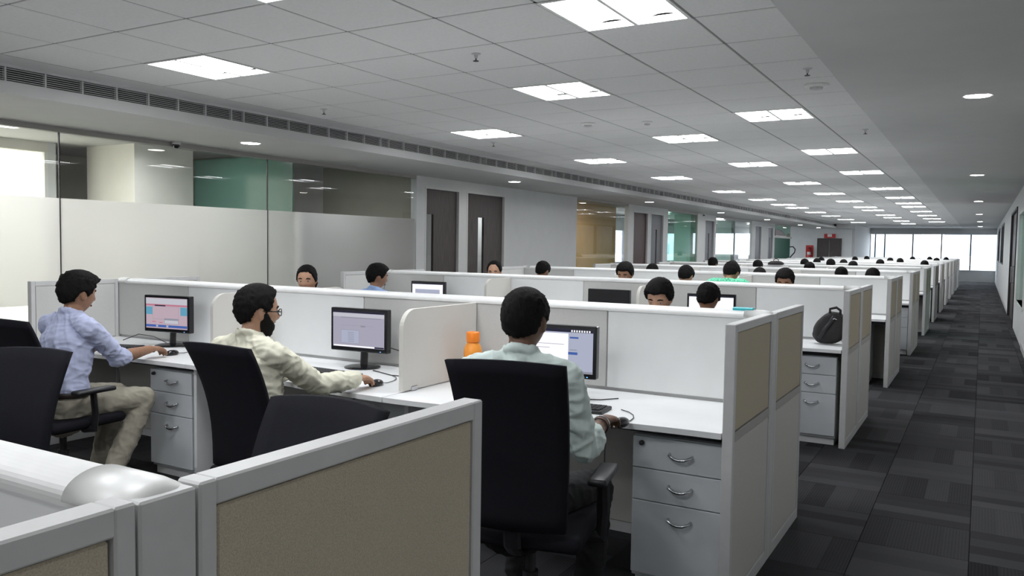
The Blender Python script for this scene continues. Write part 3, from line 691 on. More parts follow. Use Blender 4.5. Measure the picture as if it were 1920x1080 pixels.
def put(key, root, loc, rz, label, tree):
    if key not in used:
        used.add(key); root.location = loc; root.rotation_euler = (0, 0, rz); root['label'] = label; return root
    return copy_tree(root, loc, rz, label, tree=tree)
POS = ['wall-end', 'middle', 'aisle-end']
for r, y in enumerate(ROWY):
    R_ = ORD[r] + ' row'
    put('spine', spine, (XC, y, 0), 0, 'long grey and white partition with white cap along the %s' % R_, spt)
    put('end', endp, (XA + 0.0, y, 0), 0, 'beige-topped screen at the aisle end of the %s' % R_, ept)
    o = put('end2', endp, (XZ, y, 0), PI, 'beige-topped screen at the glass-wall end of the %s' % R_, ept) if False else copy_tree(endp, (XZ, y, 0), PI, 'low fabric screen at the glass-wall end of the %s' % R_, tree=ept)
    for side in (0, 1):
        if r == 0 and side == 0: continue
        sd = 'near' if side == 0 else 'far'
        for k in range(3):
            root, cx = desks[k]
            x = cx if side == 0 else 2 * XC - cx
            kk = k if side == 0 else 2 - k
            put('desk%d' % k, root, (x, y, 0), PI * side, 'white %s desk on the %s side of the %s' % (POS[kk], sd, R_), deskt[k])
        for q in (1, 2):
            if r > 5 or r == 0: continue
            x = WSX[q] if side == 0 else 2 * XC - WSX[q]
            kk = q if side == 0 else 3 - q
            put('div%d' % q, (divs if q == 1 else divp), (x, y, 0), PI * side, 'rounded beige divider by the %s desk, %s side of the %s' % ('middle and aisle-end' if kk == 2 else 'middle and wall-end', sd, R_), dvst if q == 1 else dvt)
    # pedestals
    if r > 0:
        px = {1: -1.30, 2: -1.33, 3: -1.46, 4: -1.30, 5: -1.7, 6: -1.32}.get(r, -1.32)
        put('ped', ped, (px, y - 0.665, 0), 0, 'pale grey drawer pedestal under the near aisle-end desk of the %s' % R_, pdt)
        if r < 3:
            put('ped', ped, (-4.605, y - 0.66, 0), 0, 'pale grey drawer pedestal under the near wall-end desk of the %s' % R_, pdt)
            put('ped', ped, (-2.96, y - 0.64, 0), 0, 'pale grey drawer pedestal under the near middle desk of the %s' % R_, pdt)

# ---- office chair, facing +Y, origin on floor under the seat
def make_chair():
    t = thing('office_chair', 'x', 'chair', (0, 0, 0), 0, 'black office chairs')
    b = MB()
    for k in range(5):
        a = 2 * PI * k / 5 + 0.3; d = Vector((math.cos(a), math.sin(a), 0))
        b.tube([Vector((0, 0, 0.12)), d * 0.16 + Vector((0, 0, 0.105)), d * 0.30 + Vector((0, 0, 0.075))], [0.03, 0.024, 0.018], 8)
    b.cyl((0, 0), 0.045, 0.08, 0.15, 14); b.build('star_base', 'black_plastic', t)
    for k in range(5):
        a = 2 * PI * k / 5 + 0.3; c = MB(); x, y = 0.30 * math.cos(a), 0.30 * math.sin(a)
        lt = Vector((-math.sin(a), math.cos(a), 0)) * 0.022
        c.tube([Vector((x, y, 0.029)) - lt, Vector((x, y, 0.029)) + lt], 0.028, 12); c.build('caster', 'gloss_black', t)
    MB().lathe([(0.03, 0.15), (0.03, 0.28), (0.02, 0.28), (0.02, 0.40), (0.06, 0.405), (0.06, 0.425)], 14).build('gas_column', 'dark_steel', t)
    # seat
    s = MB(); s.rbox(-0.235, 0.235, -0.22, 0.25, 0.425, 0.485, 0.028, 4); s.build('seat', 'black_mesh', t, True)
    # backrest: curved tapering shell, flared at the top and leaning back
    nx, nz = 10, 12; vs = []; fs = []
    def P(i, j, off):
        u = i / nx * 2 - 1; v = j / nz
        wid = 0.185 + 0.022 * v ** 1.3
        yb = -0.235 - 0.09 * v - 0.05 * v ** 3 + 0.03 * math.sin(PI * v) + 0.035 * u * u
        z = 0.50 + 0.575 * v - 0.012 * u * u * v
        return (u * wid, yb + off, z)
    for off in (0.0, -0.026):
        for j in range(nz + 1):
            for i in range(nx + 1): vs.append(P(i, j, off))
    q = (nx + 1) * (nz + 1); W_ = nx + 1
    for j in range(nz):
        for i in range(nx):
            a = j * W_ + i
            fs.append((a, a + 1, a + W_ + 1, a + W_)); fs.append((q + a, q + a + W_, q + a + W_ + 1, q + a + 1))
    for i in range(nx):
        fs.append((i, q + i, q + i + 1, i + 1)); a = nz * W_ + i; fs.append((a, a + 1, q + a + 1, q + a))
    for j in range(nz):
        a = j * W_; fs.append((a, a + W_, q + a + W_, q + a)); a = j * W_ + nx; fs.append((a, q + a, q + a + W_, a + W_))
    MB().add(vs, fs).build('backrest', 'black_mesh', t, True)
    MB().tube([(0, -0.05, 0.415), (0, -0.19, 0.405), (0, -0.235, 0.44), (0, -0.247, 0.50)], [(0.032, 0.010)] * 4, 8, lat=(1, 0, 0)).build('back_support', 'black_plastic', t)
    for sx in (-1, 1):
        a = MB(); a.tube([(sx * 0.17, 0.0, 0.42), (sx * 0.265, 0.0, 0.43), (sx * 0.272, 0.0, 0.52), (sx * 0.27, -0.01, 0.635)], [(0.025, 0.014)] * 4, 8)
        ap = a.build('armrest', 'black_plastic', t)
        MB().rbox(sx * 0.27 - 0.035, sx * 0.27 + 0.035, -0.13, 0.12, 0.635, 0.662, 0.011, 2).build('arm_pad', 'black_plastic', ap, True)
    return t
chair = make_chair(); cht = tree_of(chair)
def put_chair(x, y, rz, label): return put('chair', chair, (x, y, 0), rz, label, cht)

# ---- monitors
def quad(x0, x1, z0, z1, y): return MB().add([(x0, y, z0), (x1, y, z0), (x1, y, z1), (x0, y, z1)], [(0, 1, 2, 3)])
def E_(n, c, s=1.0):
    if n not in M: M[n] = emit(n, c, s)
    return n
def make_monitor(label, loc, rz, ui, base='stand', tilt=0.0):
    t = thing('monitor', label, 'monitor', loc, rz, 'black desktop monitors')
    w_, h_ = 0.208, 0.262; zb = 0.100
    MB().rbox(-w_, w_, -0.012, 0.035, zb, zb + h_, 0.006, 2).build('casing', 'gloss_black', t)
    MB().rbox(-0.12, 0.12, 0.03, 0.06, zb + 0.06, zb + 0.24, 0.015, 2).build('rear_housing', 'black_plastic', t)
    MB().tube([(0, 0.045, 0.012), (0, 0.05, 0.10), (0, 0.05, 0.17)], [(0.028, 0.012)] * 3, 10, lat=(1, 0, 0)).build('neck', 'black_plastic', t)
    MB().lathe([(0.11, 0.0), (0.11, 0.006), (0.09, 0.012), (0.04, 0.018)], 24, (0, 0.03)).build('foot', 'gloss_black', t)
    x0, x1, z0, z1 = -w_ + 0.018, w_ - 0.018, zb + 0.026, zb + h_ - 0.018
    scn = quad(x0, x1, z0, z1, -0.0125).build('display', ui[0], t)
    for i, (m, a, b, c, d) in enumerate(ui[1]):
        quad(x0 + (x1 - x0) * a, x0 + (x1 - x0) * b, z0 + (z1 - z0) * c, z0 + (z1 - z0) * d, -0.0130 - 0.0002 * i).build('screen_field', m, scn)
    MB().box(w_ - 0.05, w_ - 0.042, -0.0135, -0.012, zb + 0.008, zb + 0.012).build('power_light', E_('power_led', (0.2, 0.5, 1.0), 1.5), t)
    return t
SB = 0.62
E_('scr_pink', (0.80, 0.62, 0.72), SB); E_('scr_white', (0.85, 0.85, 0.95), SB); E_('scr_lav', (0.62, 0.60, 0.74), SB); E_('scr_blue', (0.10, 0.20, 0.62), SB)
E_('scr_cyan', (0.20, 0.55, 0.78), SB); E_('scr_rose', (0.80, 0.30, 0.42), SB); E_('scr_grey', (0.45, 0.45, 0.55), SB); E_('scr_dark', (0.04, 0.04, 0.07), SB)
E_('scr_pale', (0.66, 0.70, 0.90), SB); E_('scr_bright', (1.0, 1.0, 1.05), 1.0)
ui1 = ('scr_pink', [('scr_rose', 0, 1, 0.74, 0.79), ('scr_white', 0, 1, 0.80, 0.98), ('scr_cyan', 0, 0.16, 0.45, 0.70), ('scr_cyan', 0.84, 1, 0.45, 0.72), ('scr_grey', 0.16, 0.80, 0.30, 0.72), ('scr_pink', 0.165, 0.795, 0.31, 0.715),
       ('scr_dark', 0.22, 0.48, 0.73, 0.77), ('scr_blue', 0.0, 1.0, 0.04, 0.12), ('scr_pale', 0.25, 0.3, 0.05, 0.11), ('scr_pale', 0.5, 0.55, 0.05, 0.11), ('scr_grey', 0.45, 0.80, 0.16, 0.34), ('scr_white', 0.46, 0.79, 0.17, 0.28), ('scr_rose', 0.15, 0.25, 0.20, 0.23), ('scr_rose', 0.33, 0.41, 0.18, 0.21)])
ui2 = ('scr_lav', [('scr_dark', 0, 1, 0.95, 1.0), ('scr_white', 0, 1, 0.84, 0.94), ('scr_grey', 0.16, 0.94, 0.81, 0.83), ('scr_grey', 0.16, 0.80, 0.60, 0.605), ('scr_grey', 0.16, 0.52, 0.10, 0.48), ('scr_pale', 0.165, 0.515, 0.11, 0.47)] +
       [('scr_grey', 0.30, 0.42, 0.15 + 0.05 * k, 0.165 + 0.05 * k) for k in range(6)] + [('scr_bright', 0.02, 0.82, 0.01, 0.05), ('scr_dark', 0.82, 1, 0.01, 0.05), ('scr_grey', 0.55, 0.64, 0.57, 0.62)])
ui3 = ('scr_pale', [('scr_dark', 0, 1, 0.93, 1.0), ('scr_bright', 0.12, 0.66, 0.30, 0.90), ('scr_grey', 0.15, 0.60, 0.64, 0.65), ('scr_grey', 0.15, 0.40, 0.55, 0.56), ('scr_blue', 0.68, 0.80, 0.79, 0.83), ('scr_blue', 0.66, 0.79, 0.42, 0.48), ('scr_white', 0.0, 0.66, 0.08, 0.29), ('scr_blue', 0.0, 0.75, 0.115, 0.13), ('scr_grey', 0.68, 0.78, 0.52, 0.54), ('scr_grey', 0.0, 1.0, 0.0, 0.05)] +
       [('scr_bright', 0.70 + 0.035 * k, 0.72 + 0.035 * k, 0.94, 0.985) for k in range(8)])
ui4 = ('scr_bright', [('scr_dark', 0, 1, 0.94, 1.0), ('scr_pale', 0.1, 0.9, 0.2, 0.7)])
ui5 = ('gloss_black', [])
ui6 = ('scr_bright', [('scr_cyan', 0.25, 0.55, 0.70, 0.9), ('scr_dark', 0, 1, 0.95, 1.0)])
Y1, Y2 = ROWY[1], ROWY[2]
make_monitor('black monitor with a pink page at the desk of the lavender-shirted person', (-5.01, Y1 - 0.22, 0.75), 0.14, ui1)
make_monitor('black monitor with a pale lilac document before the bearded person', (-3.24, Y1 - 0.22, 0.75), 0.06, ui2)
make_monitor('black monitor with pale blue windows before the mint-shirted person', (-1.83, Y1 - 0.36, 0.75), 0.10, ui3)
make_monitor('white-lit monitor near the glass-wall end of the third row', (-5.05, Y2 - 0.28, 0.75), 0.05, ui4)
make_monitor('dark switched-off monitor at the middle desk of the third row', (-2.98, Y2 - 0.3, 0.75), 0.0, ui5)
make_monitor('lit monitor with a cyan patch at the aisle-end desk of the third row', (-2.02, Y2 - 0.3, 0.75), 0.1, ui6)
# red sticker on the bezel of the third monitor
t = tag(MB().box(-0.03, 0.03, -0.001, 0.0, -0.006, 0.006).build('sticker', 'red', None, loc=(-1.735, Y1 - 0.3635, 0.862), rz=0.10), 'small red sticker on the lower bezel of the mint-shirted person\'s monitor', 'sticker')

def make_keyboard(label, loc, rz):
    t = thing('keyboard', label, 'keyboard', loc, rz, 'black keyboards')
    MB().rbox(-0.22, 0.22, -0.075, 0.075, 0.0, 0.016, 0.005, 2).build('tray', 'black_plastic', t)
    k = MB()
    for r_ in range(5):
        for c in range(18):
            x = -0.205 + c * 0.0228; y = -0.058 + r_ * 0.0235
            k.box(x, x + 0.0185, y, y + 0.019, 0.0155, 0.021)
    o = k.build('keys', 'dark_steel', t); o['kind'] = 'stuff'
    return t
make_keyboard('black keyboard before the lavender-shirted person', (-5.22, Y1 - 0.50, 0.75), 0.35)
make_keyboard('black keyboard before the bearded person', (-3.25, Y1 - 0.50, 0.75), -0.05)
make_keyboard('black keyboard before the mint-shirted person', (-1.68, Y1 - 0.60, 0.75), 0.08)
def make_mouse(label, loc, rz):
    t = thing('mouse', label, 'mouse', loc, rz, 'computer mice')
    MB().ball((0, 0, 0.012), (0.03, 0.052, 0.022), 16, 10).build('shell', 'gloss_black', t, True)
    MB().tube([(0, 0.03, 0.026), (0, 0.042, 0.022)], 0.005, 8).build('wheel', 'frame', t)
    MB().tube([(0, 0.05, 0.008), (0.004, 0.09, 0.004), (-0.004, 0.15, 0.004), (-0.03, 0.21, 0.004), (-0.07, 0.26, 0.004), (-0.12, 0.29, 0.004)], 0.0022, 6).build('cord', 'cable', t)
    return t
MOUSE1, MOUSE2, MOUSE3 = (-4.60, 3.50), (-2.765, 3.36), (-1.30, 3.20)
make_mouse('black mouse under the hand of the lavender-shirted person', MOUSE1 + (0.75,), 0.1)
make_mouse('black mouse under the hand of the bearded person', MOUSE2 + (0.75,), 0.0)
make_mouse('black mouse under the hand of the mint-shirted person', MOUSE3 + (0.75,), 0.0)
def cord(label, pts):
    tag(MB().tube(pts, 0.003, 6).build('cable', 'cable', None, True), label, 'cable', 'loose cables on the desks')
cord('thin black cable looping behind the pink-page monitor', [(-5.55, 3.80, 0.754), (-5.45, 3.86, 0.80), (-5.3, 3.88, 0.79), (-5.1, 3.85, 0.754), (-4.9, 3.8, 0.754), (-4.78, 3.86, 0.754)])
cord('thin black cable from the lilac-document monitor to the divider', [(-3.2, 3.86, 0.90), (-3.0, 3.88, 0.86), (-2.8, 3.88, 0.80), (-2.6, 3.88, 0.757), (-2.55, 3.80, 0.754)])
cord('thin cable trailing on the desk beside the bearded person\'s mouse', [(-3.1, 3.74, 0.754), (-2.9, 3.66, 0.754), (-2.75, 3.68, 0.754), (-2.6, 3.72, 0.754), (-2.54, 3.70, 0.754)])
cord('thin black cable hanging below the mint-shirted person\'s monitor', [(-1.70, 3.66, 0.86), (-1.69, 3.65, 0.80), (-1.66, 3.62, 0.756), (-1.60, 3.66, 0.754), (-1.54, 3.74, 0.754)])
t = thing('desk_phone', 'black desk phone behind the mint-shirted person\'s keyboard', 'phone', (-1.74, Y1 - 0.46, 0.75), 0.2)
MB().prism([(-0.09, 0.0), (0.09, 0.0), (0.09, 0.05), (-0.09, 0.018)], -0.08, 0.08, 'x').build('phone_body', 'black_plastic', t)
MB().tube([(-0.055, -0.08, 0.045), (-0.055, 0.0, 0.062), (-0.055, 0.08, 0.070)], [0.018, 0.013, 0.018], 10).build('handset', 'gloss_black', t, True)
# orange bottle
thing('water_bottle', 'orange plastic water bottle standing beside the rounded divider', 'bottle', (-2.40, 3.74, 0.75)).scale = (1.22, 1.22, 1.12); t = bpy.data.objects['water_bottle']
MB().lathe([(0.034, 0.0), (0.04, 0.006), (0.041, 0.07), (0.036, 0.085), (0.041, 0.10), (0.042, 0.15), (0.036, 0.18), (0.024, 0.20), (0.022, 0.21)], 24).build('bottle_body', 'orange_plastic', t, True)
MB().lathe([(0.029, 0.20), (0.030, 0.205), (0.030, 0.245), (0.027, 0.25)], 24).build('cap', 'orange_cap', t, True)
# backpack
def make_bag(label, loc, rz, sc_=1.0):
    t = thing('backpack', label, 'bag', loc, rz, 'dark backpacks')
    bm = bmesh.new(); bmesh.ops.create_uvsphere(bm, u_segments=28, v_segments=18, radius=1.0)
    for v in bm.verts:
        x, y, z = v.co
        z2 = (z + 1) / 2; wv = 0.16 * (1 - 0.45 * z2 ** 2); dv = 0.11 * (1 - 0.4 * z2)
        sx = math.copysign(abs(x) ** 0.6, x); sy = math.copysign(abs(y) ** 0.6, y)
        nn = mnoise.noise(Vector((x * 2.2, y * 2.2, z * 2.2))) * 0.014
        v.co = Vector((sx * wv + 0.055 * z2 + nn, sy * dv + nn, 0.30 * z2 ** 0.9 + 0.002 + (nn * 0.6 if z > -0.8 else 0)))
    me = bpy.data.meshes.new('bag_body'); bm.to_mesh(me); bm.free(); me.materials.append(M['black_nylon']); me.polygons.foreach_set('use_smooth', [True] * len(me.polygons))
    link('bag_body', me, t)
    MB().tube([(0.02, -0.03, 0.285), (0.02, -0.03, 0.33), (0.075, -0.03, 0.345), (0.11, -0.03, 0.32), (0.11, -0.03, 0.275)], [(0.012, 0.004)] * 5, 8).build('carry_loop', 'black_nylon', t, True)
    MB().tube([(-0.06, -0.10, 0.06), (-0.02, -0.105, 0.14), (0.03, -0.09, 0.21), (0.06, -0.065, 0.26)], [(0.02, 0.006)] * 4, 8).build('strap', 'black_plastic', t, True)
    MB().tube([(0.04, -0.075, 0.235), (0.065, -0.078, 0.245), (0.08, -0.07, 0.235)], 0.006, 8).build('buckle', 'chrome', t, True)
    t.scale = (sc_,) * 3
    return t
make_bag('black backpack leaning on the aisle-end desk of the third row', (-1.06, Y2 - 0.33, 0.751), 0.1, 0.86)
t = thing('handbag', 'dark bag with loop handle resting on top of the sixth row partition', 'bag', (-3.615, ROWY[5], PT + 0.004))
MB().lathe([(0.16, 0.0), (0.15, 0.03), (0.10, 0.055), (0.03, 0.066)], 20).build('bag_body', 'black_nylon', t, True)
MB().tube([(-0.05, 0, 0.05), (-0.045, 0, 0.09), (0, 0, 0.11), (0.045, 0, 0.09), (0.05, 0, 0.05)], 0.008, 8).build('carry_loop', 'black_nylon', t, True)
tag(MB().rbox(-0.05, 0.05, -0.02, 0.02, 0.0, 0.018, 0.004, 1).build('eraser', 'cyan', None, loc=(-1.0, Y1, PT + 0.002)), 'small cyan eraser lying on the second row partition cap', 'eraser')

# ================================================================== PEOPLE
def remesh(mb, name, m, voxel, smooth=3, wrinkle=0.0, wfreq=14.0):
    me = bpy.data.meshes.new('tmp'); me.from_pydata(mb.v, [], mb.f); me.update()
    ob = bpy.data.objects.new('tmp', me); C.objects.link(ob)
    md = ob.modifiers.new('r', 'REMESH'); md.mode = 'VOXEL'; md.voxel_size = voxel
    if smooth:
        ms = ob.modifiers.new('s', 'SMOOTH'); ms.iterations = smooth; ms.factor = 0.5
    dg = bpy.context.evaluated_depsgraph_get(); dg.update()
    out = bpy.data.meshes.new_from_object(ob.evaluated_get(dg)); out.name = name
    bpy.data.objects.remove(ob, do_unlink=True); bpy.data.meshes.remove(me)
    if wrinkle:
        nrm = [v.normal.copy() for v in out.vertices]
        for v, n in zip(out.vertices, nrm):
            p = v.co
            q = Vector((p.x * wfreq, p.y * wfreq, p.z * wfreq * 1.6 + p.x * 6))
            k = mnoise.noise(q) + 0.5 * mnoise.noise(q * 2.3)
            k2 = 1 - abs(mnoise.noise(Vector((p.x * 16 + p.z * 9, p.y * 16 - p.z * 7, p.z * 8)))) * 4.0
            k3 = 1 - abs(mnoise.noise(Vector((p.x * 9 - p.z * 14, p.y * 9 + 3, p.z * 20 + p.y * 8)))) * 4.5
            v.co = p + n * (wrinkle * (0.45 * k + 0.8 * max(0, k2) + 0.6 * max(0, k3)))
    out.materials.clear(); out.materials.append(M[m] if isinstance(m, str) else m)
    out.polygons.foreach_set('use_smooth', [True] * len(out.polygons))
    return out
def gs(x, s): return math.exp(-(x / s) ** 2)
def head_pt(d):
    x, y, z = d
    X, Y, Z = 0.077 * x, 0.098 * y, 0.117 * z
    if z < 0:
        t = -z
        X *= 1 - 0.30 * t ** 1.6
        if y < 0: Y *= 1 - 0.38 * t
        else: Y *= 1 - 0.10 * t * t
    else:
        kk = math.sqrt((1 - z ** 2.7) / max(1e-6, 1 - z * z)) if z < 0.9995 else 1.16
        X *= kk; Y *= kk
        if y < 0: Y *= 1.02
    if y > 0:
        f = y
        Y *= 1 - 0.07 * f * (1 - abs(x))
        Y += f * (0.005 * gs(z - 0.18, 0.10) * gs(x, 0.6)                          # brow
                  - 0.010 * gs(z - 0.02, 0.10) * (gs(x - 0.42, 0.17) + gs(x + 0.42, 0.17))   # sockets
                  + 0.024 * gs(x, 0.14) * (gs(z + 0.24, 0.12) + 0.55 * gs(z + 0.06, 0.12))    # nose
                  + 0.006 * (gs(x - 0.22, 0.12) + gs(x + 0.22, 0.12)) * gs(z + 0.28, 0.08)    # nostrils
                  + 0.007 * gs(x, 0.28) * (gs(z + 0.50, 0.045) + gs(z + 0.61, 0.045))          # lips
                  + 0.009 * gs(x, 0.3) * gs(z + 0.88, 0.14)                                     # chin
                  + 0.004 * (gs(x - 0.6, 0.2) + gs(x + 0.6, 0.2)) * gs(z + 0.15, 0.2))          # cheekbones
    return Vector((X, Y, Z))
def sph(nu, nv):
    ds = []; fs = []
    for j in range(1, nv):
        t = PI * j / nv
        for i in range(nu):
            a = 2 * PI * i / nu; ds.append((math.sin(t) * math.cos(a), math.sin(t) * math.sin(a), math.cos(t)))
    top = len(ds); ds += [(0, 0, 1), (0, 0, -1)]
    for j in range(nv - 2):
        for i in range(nu): fs.append((j * nu + i, (j + 1) * nu + i, (j + 1) * nu + (i + 1) % nu, j * nu + (i + 1) % nu))
    for i in range(nu): fs.append((top, i, (i + 1) % nu)); fs.append((top + 1, (nv - 2) * nu + (i + 1) % nu, (nv - 2) * nu + i))
    return ds, fs
def lerp_tab(tab, a):
    for (a0, v0), (a1, v1) in zip(tab[:-1], tab[1:]):
        if a <= a1: return v0 + (v1 - v0) * (a - a0) / (a1 - a0)
    return tab[-1][1]
HL = {'short': [(0, .62), (35, .60), (55, .42), (68, .0), (80, -.12), (92, .12), (105, .05), (125, -.42), (180, -.58)],
      'bushy': [(0, .46), (35, .48), (55, .36), (68, -.05), (80, -.18), (92, .05), (105, .0), (125, -.45), (180, -.62)],
      'receding': [(0, .80), (35, .78), (55, .52), (68, .05), (80, -.10), (92, .12), (105, .05), (125, -.42), (180, -.58)],
      'long': [(0, .62), (30, .60), (50, .42), (66, .05), (80, -.25), (95, -.3), (115, -.6), (180, -.75)]}
def hair_mesh(style, thick, seed, nu=72, nv=48):
    ds, fs = sph(nu, nv); vs = []
    for d in ds:
        p = head_pt(d); a = abs(math.degrees(math.atan2(d[0], d[1])))
        thr = lerp_tab(HL[style], a)
        nz = mnoise.noise(Vector((d[0] * 9 + seed, d[1] * 9, d[2] * 3))) * 0.05
        c = min(1, max(0, (d[2] - thr + nz) / 0.13)); c = c * c * (3 - 2 * c)
        st = mnoise.noise(Vector((d[0] * 16 + seed, d[1] * 16, d[2] * 5 + seed))) * 0.42 + mnoise.noise(Vector((d[0] * 34, d[1] * 34 + seed, d[2] * 11))) * 0.34
        st *= min(1.0, 4.0 * (1 - d[2])); up = 0.65 + 0.35 * max(0, d[2])
        if style == 'bushy': up += 0.45 * gs(a - 20, 40) * gs(d[2] - 0.55, 0.3)
        t = thick * up * (1 + st)
        off = -0.014 + c * (0.014 + t)
        n = Vector((d[0] / 0.077, d[1] / 0.098, d[2] / 0.117)).normalized()
        if style == 'long' and d[2] < -0.2 and d[1] < 0.2: p = Vector((p.x * 1.1, min(p.y, p.y * 1.25), p.z - 0.05 * (-0.2 - d[2])))
        vs.append(p + n * off)
    return vs, fs
def beard_mesh(seed):
    ds, fs = sph(64, 44); vs = []
    for d in ds:
        p = head_pt(d); a = abs(math.degrees(math.atan2(d[0], d[1])))
        top = lerp_tab([(0, -.66), (18, -.60), (30, -.42), (60, -.22), (75, .05), (95, .05)], a)
        c = min(1, max(0, (top - d[2]) / 0.12)) * (1 if a < 88 else max(0, 1 - (a - 88) / 12))
        m_ = gs(d[2] + 0.44, 0.035) * gs(a, 22)          # moustache
        c = max(c, min(1, m_ * 1.4))
        st = mnoise.noise(Vector((d[0] * 20 + seed, d[1] * 20, d[2] * 12))) * 0.25
        t = 0.010 + 0.014 * gs(d[2] + 0.95, 0.35)
        n = Vector((d[0] / 0.077, d[1] / 0.098, d[2] / 0.117)).normalized()
        vs.append(p + n * (-0.012 + c * (0.012 + t * (1 + st))))
    return vs, fs
def add_hand(mb, wrist, fwd, down, side, curl=0.5, spread=1.0, fr=0.0088, elev=0.0):
    """palm and five fingers; side=+1 right hand (thumb towards -lateral)"""
    f = Vector(fwd).normalized(); dn = Vector(down); dn = (dn - f * dn.dot(f)).normalized(); lat = dn.cross(f) * 1.0     # lateral
    lat = f.cross(-dn).normalized() * 1.0            # to the right when f forward, -dn up
    W = Vector(wrist)
    mb.tube([W - f * 0.02, W + f * 0.02, W + f * 0.055 - dn * 0.004, W + f * 0.088], [(0.024, 0.018), (0.032, 0.017), (0.040, 0.0155), (0.037, 0.013)], 14, lat=lat)
    lens = [0.066, 0.075, 0.069, 0.053]; offs = [-0.029, -0.010, 0.0095, 0.028]
    if side < 0: offs = [-o_ for o_ in offs]
    for i in range(4):
        b = W + f * (0.078 - 0.004 * abs(i - 1)) + lat * offs[i]
        dirv = (f + lat * (offs[i] * 2.2 * spread)).normalized()
        a1, a2, a3 = 0.15 + curl * 0.35, 0.35 + curl * 0.8, 0.5 + curl * 1.2
        p0 = b - dirv * 0.02
        p1 = b + dirv * 0.008
        p2 = p1 + (dirv * math.cos(a1) + dn * math.sin(a1)) * lens[i] * 0.46
        p3 = p2 + (dirv * math.cos(a2) + dn * math.sin(a2)) * lens[i] * 0.32
        p4 = p3 + (dirv * math.cos(a3) + dn * math.sin(a3)) * lens[i] * 0.24
        mb.tube([p0, p1, p2, p3, p4], [fr, fr * 1.08, fr, fr * 0.95, fr * 0.82], 9)
    tb = W + f * 0.022 - lat * 0.024 * side
    td = (f * 0.75 - lat * 0.65 * side + dn * 0.25).normalized()
    t1 = tb + td * 0.036; t2 = t1 + (f * 0.95 - lat * 0.2 * side + dn * 0.25).normalized() * 0.030; t3 = t2 + (f * 1.0 + lat * 0.1 * side + dn * 0.25).normalized() * 0.022
    mb.tube([tb - td * 0.012, tb + td * 0.01, t1, t2, t3], [fr * 1.25, fr * 1.45, fr * 1.2, fr * 1.05, fr * 0.85], 9)
